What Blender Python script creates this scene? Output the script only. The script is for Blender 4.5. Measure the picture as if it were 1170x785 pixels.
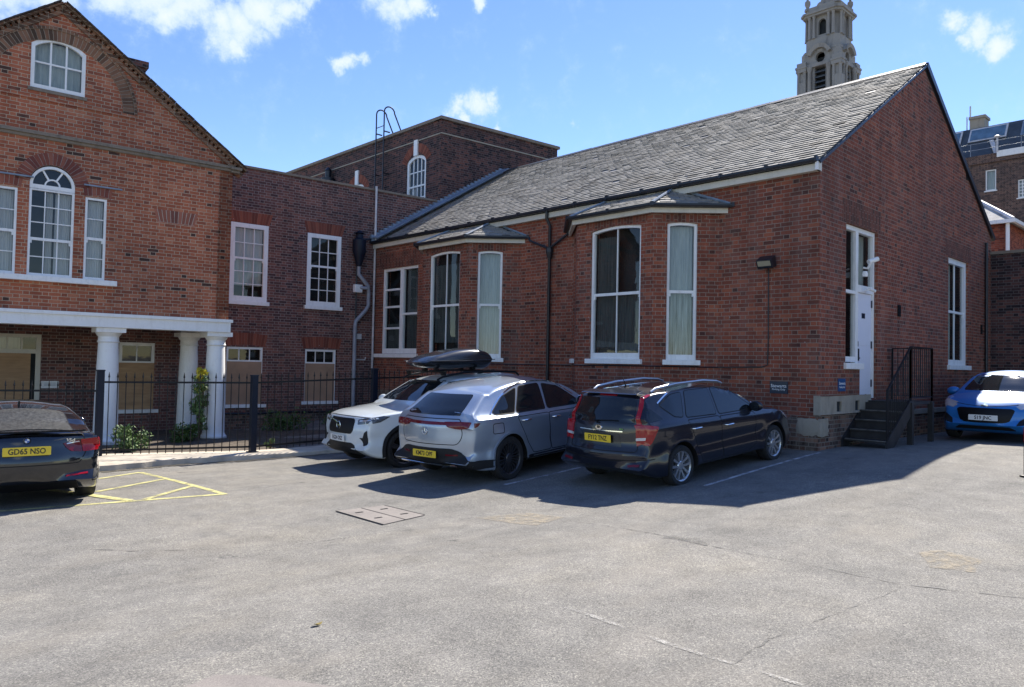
import bpy, bmesh, math, random
from mathutils import Vector, Matrix, Euler
from mathutils.bvhtree import BVHTree
from mathutils.geometry import delaunay_2d_cdt, tessellate_polygon
R = math.radians
random.seed(7)
for o in list(bpy.data.objects): bpy.data.objects.remove(o)
SC = bpy.context.scene
COL = SC.collection
# World axes: X runs along the gable wall of the low hall (away to the right),
# Y runs along its front wall (away to the left), Z is up; metres.
# ---------------------------------------------------------------- camera
def cam_axes(yaw, pitch, roll):
    cy, sy, cp, sp, cr, sr = math.cos(yaw), math.sin(yaw), math.cos(pitch), math.sin(pitch), math.cos(roll), math.sin(roll)
    f = Vector((cy*cp, sy*cp, sp)); r = Vector((sy, -cy, 0)); u = r.cross(f)
    return cr*r+sr*u, -sr*r+cr*u, f
cr_, cu_, cf_ = cam_axes(R(46.543), R(1.589), R(1.138))
cd = bpy.data.cameras.new('camera'); cam = bpy.data.objects.new('camera', cd); COL.objects.link(cam)
M = Matrix((cr_, cu_, -cf_)).transposed().to_4x4(); M.translation = Vector((0, 0, 1.85))
cam.matrix_world = M
cd.sensor_width = 36; cd.lens = 856/1170*36; cd.clip_end = 2000; cd.clip_start = .05
SC.camera = cam
# ---------------------------------------------------------------- light
SUN = Vector((.90, .25, 1.)).normalized()
SUN_EL = math.asin(SUN.z); SUN_AZ = math.atan2(SUN.x, SUN.y)
sl = bpy.data.lights.new('sun', 'SUN'); sl.energy = 3.0; sl.angle = R(.53); sl.color = (1, .94, .85)
so = bpy.data.objects.new('sun', sl); COL.objects.link(so); so.rotation_euler = SUN.to_track_quat('Z', 'Y').to_euler()
SC.view_settings.view_transform = 'Standard'; SC.view_settings.look = 'None'
SC.view_settings.exposure = 1.70; SC.view_settings.gamma = 1; SC.view_settings.use_curve_mapping = False
SC.cycles.max_bounces = 8; SC.cycles.transparent_max_bounces = 12

class NT:
    """tiny helper round a node tree"""
    def __init__(s, nt): s.t = nt; s.n = nt.nodes; s.l = nt.links
    def put(s, sock, v):
        if v is None: return
        if isinstance(v, bpy.types.NodeSocket): s.l.new(v, sock)
        elif isinstance(v, (tuple, list)) and sock.type == 'RGBA' and len(v) == 3: sock.default_value = (*v, 1)
        else: sock.default_value = v
    def m(s, op, a, b=None, c=None, clamp=False):
        n = s.n.new('ShaderNodeMath'); n.operation = op; n.use_clamp = clamp
        for i, v in enumerate((a, b, c)):
            if v is not None: s.put(n.inputs[i], v)
        return n.outputs[0]
    def v(s, op, a, b=None):
        n = s.n.new('ShaderNodeVectorMath'); n.operation = op
        s.put(n.inputs[0], a)
        if b is not None: s.put(n.inputs[3 if op == 'SCALE' else 1], b)
        return n.outputs['Value' if op in ('DISTANCE', 'DOT_PRODUCT', 'LENGTH') else 'Vector']
    def noise(s, vec, scale, detail=3, rough=.55, out='Fac'):
        n = s.n.new('ShaderNodeTexNoise'); n.inputs['Scale'].default_value = scale
        n.inputs['Detail'].default_value = detail; n.inputs['Roughness'].default_value = rough
        if vec is not None: s.l.new(vec, n.inputs['Vector'])
        return n.outputs[out]
    def voro(s, vec, scale, feat='F1', out='Distance', rnd=1):
        n = s.n.new('ShaderNodeTexVoronoi'); n.feature = feat; n.inputs['Scale'].default_value = scale
        n.inputs['Randomness'].default_value = rnd
        s.l.new(vec, n.inputs['Vector']); return n.outputs[out]
    def ramp(s, fac, stops, mode='LINEAR'):
        n = s.n.new('ShaderNodeValToRGB'); cr = n.color_ramp; cr.interpolation = mode
        while len(cr.elements) < len(stops): cr.elements.new(.5)
        for e, (p, c) in zip(cr.elements, stops):
            e.position = p; e.color = (*c, 1) if isinstance(c, tuple) else (c, c, c, 1)
        s.l.new(fac, n.inputs[0]); return n.outputs[0]
    def rng(s, v, a, b, c=0., d=1., smooth=False):
        n = s.n.new('ShaderNodeMapRange'); n.interpolation_type = 'SMOOTHSTEP' if smooth else 'LINEAR'
        for i, x in enumerate((v, a, b, c, d)): s.put(n.inputs[i], x)
        return n.outputs[0]
    def mix(s, f, a, b, mode='MIX'):
        n = s.n.new('ShaderNodeMix'); n.data_type = 'RGBA'; n.blend_type = mode
        s.put(n.inputs[0], f); s.put(n.inputs[6], a); s.put(n.inputs[7], b); return n.outputs[2]
    def comb(s, x, y, z=0.):
        n = s.n.new('ShaderNodeCombineXYZ')
        for i, v in enumerate((x, y, z)): s.put(n.inputs[i], v)
        return n.outputs[0]
    def sep(s, v):
        n = s.n.new('ShaderNodeSeparateXYZ'); s.l.new(v, n.inputs[0]); return n.outputs
    def tc(s, out='Object'):
        return s.n.new('ShaderNodeTexCoord').outputs[out]
    def geo(s, out='Position'): return s.n.new('ShaderNodeNewGeometry').outputs[out]
    def bump(s, h, strength=.5, dist=.01):
        n = s.n.new('ShaderNodeBump'); n.inputs['Strength'].default_value = strength; n.inputs['Distance'].default_value = dist
        s.l.new(h, n.inputs['Height']); return n.outputs[0]

# sky with fair-weather clouds (directions measured from the place, not from the lens)
w = bpy.data.worlds.new('World'); SC.world = w; w.use_nodes = True
W_ = NT(w.node_tree); bg = w.node_tree.nodes['Background']
sky = W_.n.new('ShaderNodeTexSky'); sky.sky_type = 'NISHITA'; sky.sun_disc = False
sky.sun_elevation = SUN_EL; sky.sun_rotation = SUN_AZ; sky.air_density = 1.0; sky.dust_density = .05; sky.ozone_density = 2.6
dirv = W_.tc('Generated')
def sky_clouds():
    wob = W_.v('ADD', dirv, W_.v('SCALE', W_.v('SUBTRACT', W_.noise(dirv, 16, 5, .65, 'Color'), (.5, .5, .5)), .062))
    acc = None
    for (a, e, r) in CLOUDS:
        c = Vector((math.cos(R(a))*math.cos(R(e)), math.sin(R(a))*math.cos(R(e)), math.sin(R(e))))
        k = W_.rng(W_.v('DISTANCE', wob, tuple(c)), 0., R(r)*1.25, 1., 0.)
        acc = k if acc is None else W_.m('MAXIMUM', acc, k)
    n1 = W_.noise(dirv, 26, 9, .66); n2 = W_.noise(dirv, 9, 3)
    d = W_.m('ADD', acc, W_.m('MULTIPLY', W_.m('SUBTRACT', n1, .5), 1.5))
    mask = W_.rng(d, -.02, .80, 0., 1., True)
    body = W_.rng(d, .2, 1.15)
    return mask, body, n2, n1
CLOUDS = [(75.3,23.7,2.5),(72.9,23.9,2.7),(70.6,23.3,2.3),(68.9,22.6,2.0),(66.8,23.1,2.0),(65.6,24.4,2.2),(64.1,24.1,1.5),(67.4,21.8,1.2),(71.7,22.5,1.5),(62.3,25.4,1.2),(57.5,26.2,1.9),(55.8,25.3,1.75),(54.5,25.8,1.3),(53.1,25.3,.7),(59.6,21.3,.9),(58.3,21.5,.8),(57.5,21.8,.5),(51.3,19.1,.95),(49.6,19.3,1.3),(48.6,19.7,1.0),(50.6,18.4,.8),(47.8,17.7,.5),(42.0,18.2,.5),(15.6,22.0,.95),(14.3,21.4,1.3),(13.4,20.4,1.0),(15.1,21.0,.8),(49.6,26.3,.65),(78.8,23.6,2.7),(81.7,23.3,3.3),
  (92,30,5),(100,38,6),(60,36,4),(35,40,4),(20,35,3),(180,30,6),(200,25,8),(230,35,7),(260,25,6),(300,30,5),(150,40,6),(215,50,6)]
cm_, cb_, cn_, cn1_ = sky_clouds()
hs_ = W_.n.new('ShaderNodeHueSaturation'); hs_.inputs['Saturation'].default_value = 1.16; hs_.inputs['Value'].default_value = .65; hs_.inputs['Hue'].default_value = .514
W_.l.new(sky.outputs[0], hs_.inputs['Color']); skycol = hs_.outputs[0]
cloudcol = W_.mix(cb_, (2.1, 2.75, 3.7), (3.0, 3.2, 3.42))
W_.put(bg.inputs['Color'], W_.mix(W_.m('MULTIPLY', cm_, W_.rng(cb_, 0., .3, .5, .95)), skycol, cloudcol))
bg.inputs['Strength'].default_value = .1

# ---------------------------------------------------------------- object helpers
def tag(o, label=None, cat=None, group=None, kind=None):
    for k, v in (('label', label), ('category', cat), ('group', group), ('kind', kind)):
        if v: o[k] = v
    return o
def empty(name, loc=(0, 0, 0), rz=0, parent=None):
    o = bpy.data.objects.new(name, None); COL.objects.link(o); o.location = loc; o.rotation_euler = (0, 0, rz)
    o.empty_display_size = .2; o.parent = parent; return o
def thing(name, label, cat, loc=(0, 0, 0), rz=0, group=None):
    return tag(empty(name, loc, rz), label, cat, group)
def copy_tree(o, parent=None):
    c = o.copy(); COL.objects.link(c); c.parent = parent
    for ch in list(o.children): copy_tree(ch, c)
    return c
class MB:
    def __init__(s): s.v = []; s.f = []; s.uv = []; s.mi = []
    def face(s, pts, uv=None, mi=0):
        b = len(s.v); s.v += [tuple(p) for p in pts]; s.f.append(list(range(b, b+len(pts)))); s.uv.append(uv); s.mi.append(mi)
    def hexa(s, p, mi=0, uv=None):     # p: 8 points, bottom 0-3, top 4-7
        for q in ((0, 3, 2, 1), (4, 5, 6, 7), (0, 1, 5, 4), (1, 2, 6, 5), (2, 3, 7, 6), (3, 0, 4, 7)):
            s.face([p[i] for i in q], uv, mi)
    def box(s, c, d, rz=0, mi=0):
        ca, sa = math.cos(rz), math.sin(rz); P = []
        for z in (-1, 1):
            for x, y in ((-1, -1), (1, -1), (1, 1), (-1, 1)):
                X, Y = x*d[0]/2, y*d[1]/2; P.append((c[0]+X*ca-Y*sa, c[1]+X*sa+Y*ca, c[2]+z*d[2]/2))
        s.hexa(P, mi); return s
    def bar(s, a, b, w, h=None, up=(0, 0, 1), mi=0):   # rectangular bar between two points
        h = h or w; a = Vector(a); b = Vector(b); d = (b-a).normalized(); up = Vector(up)
        if abs(d.dot(up)) > .99: up = Vector((1, 0, 0))
        x = d.cross(up).normalized()*w/2; y = x.cross(d).normalized()*h/2
        s.hexa([a-x-y, a+x-y, a+x+y, a-x+y, b-x-y, b+x-y, b+x+y, b-x+y], mi); return s
    def tube(s, pts, r, seg=8, mi=0, cap=True):
        pts = [Vector(p) for p in pts]; rings = []; n = len(pts)
        rr = r if isinstance(r, (list, tuple)) else [r]*n
        prev = None
        for i, p in enumerate(pts):
            d = (pts[min(i+1, n-1)]-pts[max(i-1, 0)]).normalized()
            if prev is None:
                x = d.cross(Vector((0, 0, 1)) if abs(d.z) < .9 else Vector((1, 0, 0))).normalized()
            else: x = (prev - d*prev.dot(d)).normalized()
            prev = x; y = d.cross(x)
            rings.append([p+(x*math.cos(2*math.pi*k/seg)+y*math.sin(2*math.pi*k/seg))*rr[i] for k in range(seg)])
        for a, b in zip(rings, rings[1:]):
            for k in range(seg): s.face([a[k], a[(k+1) % seg], b[(k+1) % seg], b[k]], None, mi)
        if cap: s.face(rings[0][::-1], None, mi); s.face(rings[-1], None, mi)
        return s
    def lathe(s, c, prof, seg=24, axis='z', mi=0, cap=True):     # prof: (r, h)
        c = Vector(c); rings = []
        for r, h in prof:
            ring = []
            for k in range(seg):
                a = 2*math.pi*k/seg; x, y = r*math.cos(a), r*math.sin(a)
                ring.append(c+Vector({'z': (x, y, h), 'y': (x, h, y), 'x': (h, x, y)}[axis]))
            rings.append(ring)
        for a, b in zip(rings, rings[1:]):
            for k in range(seg): s.face([a[k], a[(k+1) % seg], b[(k+1) % seg], b[k]], None, mi)
        if cap and prof[0][0] > 1e-4: s.face(rings[0][::-1], None, mi)
        if cap and prof[-1][0] > 1e-4: s.face(rings[-1], None, mi)
        return s
    def prism(s, pts, off, mi=0):                      # closed planar polygon pushed along off
        off = Vector(off); pts = [Vector(p) for p in pts]; q = [p+off for p in pts]; n = len(pts)
        for t in tessellate_polygon([pts]):
            s.face([pts[i] for i in t], None, mi); s.face([q[i] for i in t][::-1], None, mi)
        for i in range(n): s.face([pts[i], pts[(i+1) % n], q[(i+1) % n], q[i]], None, mi)
        return s
    def build(s, name, mat, parent=None, smooth=False, merge=True, bevel=0, recalc=True):
        me = bpy.data.meshes.new(name)
        me.from_pydata(s.v, [], s.f)
        mats = mat if isinstance(mat, (list, tuple)) else [mat]
        for m in mats: me.materials.append(m)
        me.polygons.foreach_set('material_index', s.mi)
        uvl = me.uv_layers.new(name='uv').data
        for p in me.polygons:
            u = s.uv[p.index]
            if u is None:
                n = p.normal
                if abs(n.z) < .75:
                    t = Vector((-n.y, n.x, 0)); t = t.normalized() if t.length > 1e-6 else Vector((1, 0, 0))
                    if t.x+t.y < 0: t = -t
                    k = max(.3, math.sqrt(max(0, 1-n.z*n.z)))
                    u = [(Vector(s.v[i]).dot(t), s.v[i][2]/k) for i in s.f[p.index]]
                else: u = [(s.v[i][0], s.v[i][1]) for i in s.f[p.index]]
            for li, c in zip(p.loop_indices, u): uvl[li].uv = c
        if merge or recalc or bevel:
            bm = bmesh.new(); bm.from_mesh(me)
            if merge: bmesh.ops.remove_doubles(bm, verts=bm.verts, dist=1e-4)
            if recalc: bmesh.ops.recalc_face_normals(bm, faces=bm.faces)
            if bevel:
                es = [e for e in bm.edges if len(e.link_faces) == 2 and e.calc_face_angle(0) > .6]
                bmesh.ops.bevel(bm, geom=es, offset=bevel, segments=2, affect='EDGES', profile=.6)
            bm.to_mesh(me); bm.free()
        if smooth:
            me.polygons.foreach_set('use_smooth', [True]*len(me.polygons))
            if smooth is not True: me.set_sharp_from_angle(angle=R(smooth))
        o = bpy.data.objects.new(name, me); COL.objects.link(o); o.parent = parent
        return o
def text_part(name, txt, size, mat, parent, origin, xdir, zdir, depth=.003, align='CENTER', bold=0., sx=1.):
    """lettering as a mesh lying in the plane (xdir, zdir)"""
    cu = bpy.data.curves.new(name, 'FONT'); cu.body = txt; cu.size = size; cu.align_x = align; cu.align_y = 'CENTER'
    cu.extrude = depth/2; cu.offset = bold; cu.resolution_u = 3
    to = bpy.data.objects.new(name, cu); COL.objects.link(to)
    dg = bpy.context.evaluated_depsgraph_get(); me = bpy.data.meshes.new_from_object(to.evaluated_get(dg))
    bpy.data.objects.remove(to); me.materials.clear(); me.materials.append(mat)
    x = Vector(xdir).normalized(); z = Vector(zdir).normalized(); n = x.cross(z); o_ = Vector(origin)
    for v in me.vertices: v.co = o_+x*v.co.x*sx+z*v.co.y+n*v.co.z
    o = bpy.data.objects.new(name, me); COL.objects.link(o); o.parent = parent; return o

class Fr:
    """a vertical plane: s along a, z up, o outwards along n"""
    def __init__(s, o, a, n): s.o = Vector((o[0], o[1], 0)); s.a = Vector((a[0], a[1], 0)).normalized(); s.n = Vector((n[0], n[1], 0)).normalized()
    def p(s, x, z, o=0): return s.o+s.a*x+s.n*o+Vector((0, 0, z))
    def box(s, mb, s0, s1, z0, z1, o0, o1, mi=0):
        mb.hexa([s.p(s0, z0, o0), s.p(s1, z0, o0), s.p(s1, z0, o1), s.p(s0, z0, o1),
                 s.p(s0, z1, o0), s.p(s1, z1, o0), s.p(s1, z1, o1), s.p(s0, z1, o1)], mi); return mb
def wall(mb, fr, outline, holes=(), t=.3, reveal=.12, o=0, back=True, mi=0):
    """wall with real openings: front face, reveals and outer thickness"""
    loops = [outline]+[list(h) for h in holes]
    P = [[Vector((x, z, 0)) for x, z in lp] for lp in loops]; flat = [q for lp in loops for q in lp]
    for tri in tessellate_polygon(P):
        mb.face([fr.p(flat[i][0], flat[i][1], o) for i in tri], None, mi)
        if back: mb.face([fr.p(flat[i][0], flat[i][1], o-t) for i in tri][::-1], None, mi)
    for k, lp in enumerate(loops):
        n = len(lp)
        for i in range(n):
            a, b = lp[i], lp[(i+1) % n]
            mb.face([fr.p(*a, o), fr.p(*b, o), fr.p(*b, o-t), fr.p(*a, o-t)], None, mi)
def rect(s0, s1, z0, z1): return [(s0, z0), (s1, z0), (s1, z1), (s0, z1)]
def arch_top(s0, s1, z0, zs, zt, n=10):       # segmental or round head
    c = (s0+s1)/2; h = (s1-s0)/2; rise = zt-zs; rad = (h*h+rise*rise)/(2*rise); cz = zt-rad; a0 = math.asin(min(1, h/rad))
    if rise > h*.99: a0 = math.pi/2
    pts = [(s0, z0), (s1, z0)]
    for i in range(n+1):
        a = a0-2*a0*i/n; pts.append((c+rad*math.sin(a), cz+rad*math.cos(a)))
    return pts
# ---------------------------------------------------------------- materials
def new_mat(name):
    m = bpy.data.materials.new(name); m.use_nodes = True; t = NT(m.node_tree)
    return m, t, m.node_tree.nodes['Principled BSDF']
def plain(name, col, rough=.5, metal=0, coat=0, var=.0, scale=6, bump=0, spec=.5, bscale=40):
    m, t, b = new_mat(name)
    b.inputs['Roughness'].default_value = rough; b.inputs['Metallic'].default_value = metal
    b.inputs['Coat Weight'].default_value = coat; b.inputs['Coat Roughness'].default_value = .03
    b.inputs['Specular IOR Level'].default_value = spec
    if var:
        n = t.noise(t.tc(), scale, 5, .6)
        d = tuple(c*(1-var) for c in col); l = tuple(min(1, c*(1+var)) for c in col)
        t.put(b.inputs['Base Color'], t.ramp(n, [(.3, d), (.7, l)]))
    else: b.inputs['Base Color'].default_value = (*col, 1)
    if bump: t.put(b.inputs['Normal'], t.bump(t.noise(t.tc(), bscale, 5), bump, .01))
    return m
def brick_mat(name, stops, mortar, mw=.0055, wash=None, washamt=0., bl=.225, h=.075, headdark=.18, rowvar=.5, dirt=.35, stack=False, grime=.0):
    m, t, b = new_mat(name)
    uv = t.tc('UV'); pos = t.geo()
    uvd = t.v('ADD', uv, t.v('SCALE', t.v('SUBTRACT', t.noise(t.v('MULTIPLY', uv, (1, 1, 0)), 9, 3, .6, 'Color'), (.5, .5, .5)), .010))
    x, y, _ = t.sep(uvd)
    row = t.m('FLOOR', t.m('DIVIDE', y, h)); fy = t.m('SUBTRACT', t.m('DIVIDE', y, h), row)
    par = t.m('FLOORED_MODULO', row, 2.)
    p = bl*1.5
    xo = t.m('ADD', x, t.m('MULTIPLY', par, p/2)) if not stack else x
    per = t.m('FLOOR', t.m('DIVIDE', xo, p)); fx = t.m('SUBTRACT', xo, t.m('MULTIPLY', per, p))
    head = t.m('GREATER_THAN', fx, bl)
    dh = t.m('MINIMUM', t.m('MINIMUM', fx, t.m('ABSOLUTE', t.m('SUBTRACT', fx, bl))), t.m('SUBTRACT', p, fx))
    dv = t.m('MULTIPLY', t.m('MINIMUM', fy, t.m('SUBTRACT', 1., fy)), h)
    de = t.m('MINIMUM', dh, dv)
    de = t.m('ADD', de, t.m('MULTIPLY', t.m('SUBTRACT', t.noise(uv, 60, 3), .5), .005))
    face = t.rng(de, mw*.7, mw*1.35, 0., 1., True)
    wn = t.n.new('ShaderNodeTexWhiteNoise'); wn.noise_dimensions = '2D'
    t.l.new(t.comb(t.m('ADD', t.m('MULTIPLY', per, 2.), head), row), wn.inputs['Vector'])
    val = t.m('SUBTRACT', wn.outputs['Value'], t.m('MULTIPLY', head, headdark))
    big = t.noise(pos, .55, 4, .6)
    val = t.m('ADD', val, t.m('MULTIPLY', t.m('SUBTRACT', big, .5), rowvar), clamp=True)
    col = t.ramp(val, stops)
    fine = t.noise(uv, 55, 4, .7)
    col = t.mix(.38, col, t.ramp(fine, [(.25, (.55, .55, .55)), (.75, (1.25, 1.22, 1.2))]), 'MULTIPLY')
    mc = t.mix(t.noise(pos, 2.2, 4), tuple(c*.62 for c in mortar), mortar)
    col = t.mix(face, mc, col)
    d2 = t.rng(t.noise(pos, 1.3, 6, .7), .52, .72, 0., dirt)
    col = t.mix(d2, col, (.035, .03, .028))
    if wash: col = t.mix(t.rng(t.noise(t.v('MULTIPLY', pos, (1, 1, .45)), 1.9, 6, .75), .48, .74, 0., washamt), col, wash)
    run = t.noise(t.v('MULTIPLY', pos, (1.6, 1.6, .28)), 1.5, 5, .7)
    col = t.mix(1., col, t.ramp(run, [(.32, .80), (.5, 1.), (.7, 1.10)]), 'MULTIPLY')
    col = t.mix(1., col, t.ramp(t.noise(pos, .33, 3, .5), [(.35, (.84, .86, .9)), (.65, (1.12, 1.04, 1.))]), 'MULTIPLY')
    spots = t.m('LESS_THAN', t.voro(pos, 3.1), .035)
    col = t.mix(t.m('MULTIPLY', spots, .6), col, (.5, .47, .43))
    t.put(b.inputs['Base Color'], col); b.inputs['Roughness'].default_value = .9; b.inputs['Specular IOR Level'].default_value = .25
    hgt = t.m('ADD', t.m('MULTIPLY', face, 1.), t.m('MULTIPLY', fine, .35))
    hgt = t.m('ADD', hgt, t.m('MULTIPLY', wn.outputs['Value'], .25))
    t.put(b.inputs['Normal'], t.bump(hgt, .7, .008))
    return m
M = {}
M['brick_hall'] = brick_mat('brick_hall', [(0, (.09, .038, .029)), (.05, (.155, .056, .038)), (.4, (.225, .070, .043)), (.75, (.275, .080, .046)), (1, (.35, .115, .062))], (.37, .285, .22), headdark=.05, wash=(.24, .19, .16), washamt=.35)
M['brick_plinth'] = brick_mat('brick_plinth', [(0, (.045, .03, .026)), (.4, (.12, .066, .05)), (.75, (.19, .10, .07)), (1, (.27, .16, .11))], (.27, .24, .2), wash=(.26, .23, .19), washamt=.8, mw=.007)
M['brick_house'] = brick_mat('brick_house', [(0, (.09, .05, .038)), (.025, (.26, .09, .055)), (.3, (.37, .115, .060)), (.7, (.44, .145, .076)), (1, (.50, .20, .11))], (.60, .48, .34), headdark=.02, dirt=.25)
M['brick_wing'] = brick_mat('brick_wing', [(0, (.075, .045, .044)), (.3, (.14, .068, .06)), (.65, (.19, .088, .072)), (1, (.26, .115, .086))], (.40, .34, .30), headdark=.06, dirt=.3)
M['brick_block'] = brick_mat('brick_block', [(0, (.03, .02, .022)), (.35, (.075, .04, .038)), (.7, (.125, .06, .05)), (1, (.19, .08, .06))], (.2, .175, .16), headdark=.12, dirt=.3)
M['brick_far'] = brick_mat('brick_far', [(0, (.05, .035, .035)), (.4, (.12, .075, .062)), (1, (.2, .12, .09))], (.26, .23, .2), dirt=.3)
M['brick_red'] = brick_mat('brick_red', [(0, (.12, .035, .025)), (.5, (.27, .07, .04)), (1, (.36, .11, .06))], (.30, .21, .17), mw=.004, headdark=0, dirt=.15)
M['soldier_red'] = brick_mat('soldier_red', [(0, (.17, .056, .038)), (.5, (.25, .078, .05)), (1, (.31, .105, .064))], (.36, .2, .14), mw=.003, headdark=0, dirt=.12, bl=.5, stack=True)
M['soldier_house'] = brick_mat('soldier_house', [(0, (.2, .065, .05)), (.5, (.28, .09, .06)), (1, (.34, .13, .085))], (.45, .37, .3), mw=.004, headdark=0, dirt=.2, bl=.5, stack=True)
M['soldier_blind'] = brick_mat('soldier_blind', [(0, (.2, .08, .06)), (.5, (.30, .115, .075)), (1, (.38, .15, .10))], (.55, .47, .38), mw=.006, headdark=0, dirt=.2, bl=.5, stack=True)
M['soldier_dark'] = brick_mat('soldier_dark', [(0, (.10, .045, .034)), (.5, (.165, .060, .040)), (1, (.23, .08, .05))], (.30, .22, .17), mw=.0045, headdark=.1, dirt=.25, bl=.19)
M['soldier_mossy'] = brick_mat('soldier_mossy', [(0, (.09, .06, .042)), (.5, (.21, .11, .068)), (1, (.30, .17, .105))], (.42, .35, .26), mw=.005, headdark=0, dirt=.35, bl=.5, stack=True)

def asphalt():
    m, t, b = new_mat('asphalt'); pos = t.geo()
    g1 = t.noise(pos, 210, 3, .8); g2 = t.voro(pos, 135, out='Color')
    g2v = t.sep(g2)[0]
    big = t.noise(pos, .42, 6, .68); mid = t.noise(pos, 2.6, 6, .7); pt = t.noise(t.v('MULTIPLY', pos, (.5, 1.7, 1)), .9, 4, .6)
    col = t.ramp(g2v, [(0, (.11, .105, .098)), (.2, (.165, .158, .146)), (.7, (.222, .212, .192)), (.93, (.30, .285, .25)), (1, (.37, .35, .30))])
    col = t.mix(.8, col, t.ramp(g1, [(.3, .62), (.7, 1.3)]), 'MULTIPLY')
    col = t.mix(1., col, t.ramp(big, [(.3, (.78, .79, .80)), (.5, (.96, .955, .94)), (.68, (1.10, 1.07, 1.0))]), 'MULTIPLY')
    col = t.mix(1., col, t.ramp(mid, [(.3, .78), (.7, 1.16)]), 'MULTIPLY')
    trk = t.noise(t.v('MULTIPLY', pos, (.16, 1.5, 1)), 1.1, 4, .55)
    col = t.mix(1., col, t.ramp(trk, [(.38, .91), (.5, 1.), (.66, 1.04)]), 'MULTIPLY')
    col = t.mix(t.rng(pt, .52, .72, 0., .28), col, (.28, .25, .205))
    st = t.rng(t.noise(pos, .8, 7, .8), .58, .70, 0., .55)
    col = t.mix(st, col, (.085, .085, .085))
    dr = t.m('MULTIPLY', t.rng(t.voro(pos, .9), .10, .05, 0., 1., True), t.rng(t.noise(pos, 11, 4, .7), .4, .6, 0., .7))
    col = t.mix(dr, col, (.05, .05, .05))
    dr2 = t.m('MULTIPLY', t.rng(t.voro(pos, 4.3), .05, .03, 0., 1., True), .6)
    col = t.mix(dr2, col, (.045, .042, .04))
    t.put(b.inputs['Base Color'], col); b.inputs['Roughness'].default_value = .9; b.inputs['Specular IOR Level'].default_value = .25
    t.put(b.inputs['Normal'], t.bump(t.m('ADD', t.m('MULTIPLY', g1, .5), g2v), .4, .005))
    return m
M['asphalt'] = asphalt()
def slate(name, stops, rough=.55, spec=.5):
    m, t, b = new_mat(name)
    uv = t.tc('UV'); pos = t.geo()
    ri = t.n.new('ShaderNodeAttribute'); ri.attribute_name = 'rnd'
    v = ri.outputs['Fac']
    col = t.ramp(v, stops)
    n = t.noise(pos, 6, 6, .7); n2 = t.noise(pos, .7, 4)
    col = t.mix(.6, col, t.ramp(n, [(.3, .72), (.7, 1.18)]), 'MULTIPLY')
    col = t.mix(t.rng(n2, .5, .7, 0., .4), col, (.25, .21, .16))
    t.put(b.inputs['Base Color'], col); b.inputs['Roughness'].default_value = rough; b.inputs['Specular IOR Level'].default_value = spec
    t.put(b.inputs['Normal'], t.bump(t.noise(pos, 30, 5), .35, .008))
    return m
M['slate'] = slate('slate', [(0, (.10, .094, .085)), (.03, (.25, .235, .21)), (.5, (.285, .268, .236)), (1, (.325, .305, .268))], .8, .2)
M['slate_dark'] = plain('slate_dark', (.06, .068, .075), .5, var=.35, scale=5, bump=.3)
def streaky(name, col, dirtc=(.3, .27, .22), amt=.4, rough=.5, scale=4):
    m, t, b = new_mat(name); pos = t.geo()
    n = t.noise(t.v('MULTIPLY', pos, (1, 1, .22)), scale*1.8, 6, .72); n2 = t.noise(pos, 14, 4)
    c = t.mix(t.rng(n, .5, .78, 0., amt), col, dirtc); c = t.mix(t.rng(n2, .55, .8, 0., amt*.5), c, dirtc)
    t.put(b.inputs['Base Color'], c); b.inputs['Roughness'].default_value = rough
    t.put(b.inputs['Normal'], t.bump(n2, .12, .004)); return m
M['white_paint'] = streaky('white_paint', (.84, .83, .80), (.36, .33, .28), .38)
M['white_col'] = streaky('white_col', (.86, .85, .82), (.5, .46, .38), .35)
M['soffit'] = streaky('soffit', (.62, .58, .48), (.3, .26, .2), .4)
M['door_white'] = streaky('door_white', (.72, .73, .80), (.5, .5, .52), .15)
M['stone'] = streaky('stone', (.34, .30, .235), (.13, .115, .09), .75, .85, 2)
M['stone_tower'] = streaky('stone_tower', (.29, .275, .25), (.085, .08, .078), .9, .9, .45)
M['coping'] = streaky('coping', (.23, .185, .14), (.07, .058, .045), .8, .9, 3)
M['lead'] = plain('lead', (.2, .25, .31), .45, var=.25, scale=8, bump=.1)
M['black_metal'] = plain('black_metal', (.012, .014, .02), .38, var=.3, scale=12)
M['navy_metal'] = plain('navy_metal', (.006, .010, .022), .5, var=.2, spec=.3)
M['rail_metal'] = plain('rail_metal', (.007, .007, .009), .5, var=.4, scale=20, spec=.3)
M['stair_metal'] = plain('stair_metal', (.022, .021, .022), .6, var=.5, scale=5, bump=.1)
M['worn_steel'] = plain('worn_steel', (.11, .105, .10), .5, var=.5, scale=9)
M['grey_pipe'] = plain('grey_pipe', (.26, .28, .32), .4, var=.15)
M['pale_pipe'] = plain('pale_pipe', (.55, .53, .52), .45, var=.2)
M['plywood'] = None
def plywood():
    m, t, b = new_mat('plywood'); pos = t.geo()
    n = t.noise(t.v('MULTIPLY', pos, (.7, .7, 5)), 3, 6, .6)
    c = t.ramp(n, [(.25, (.32, .185, .09)), (.55, (.44, .27, .14)), (.8, (.53, .35, .19))])
    t.put(b.inputs['Base Color'], c); b.inputs['Roughness'].default_value = .75; return m
M['plywood'] = plywood()
M['board'] = plain('board', (.36, .225, .14), .8, var=.18, scale=2)
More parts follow.
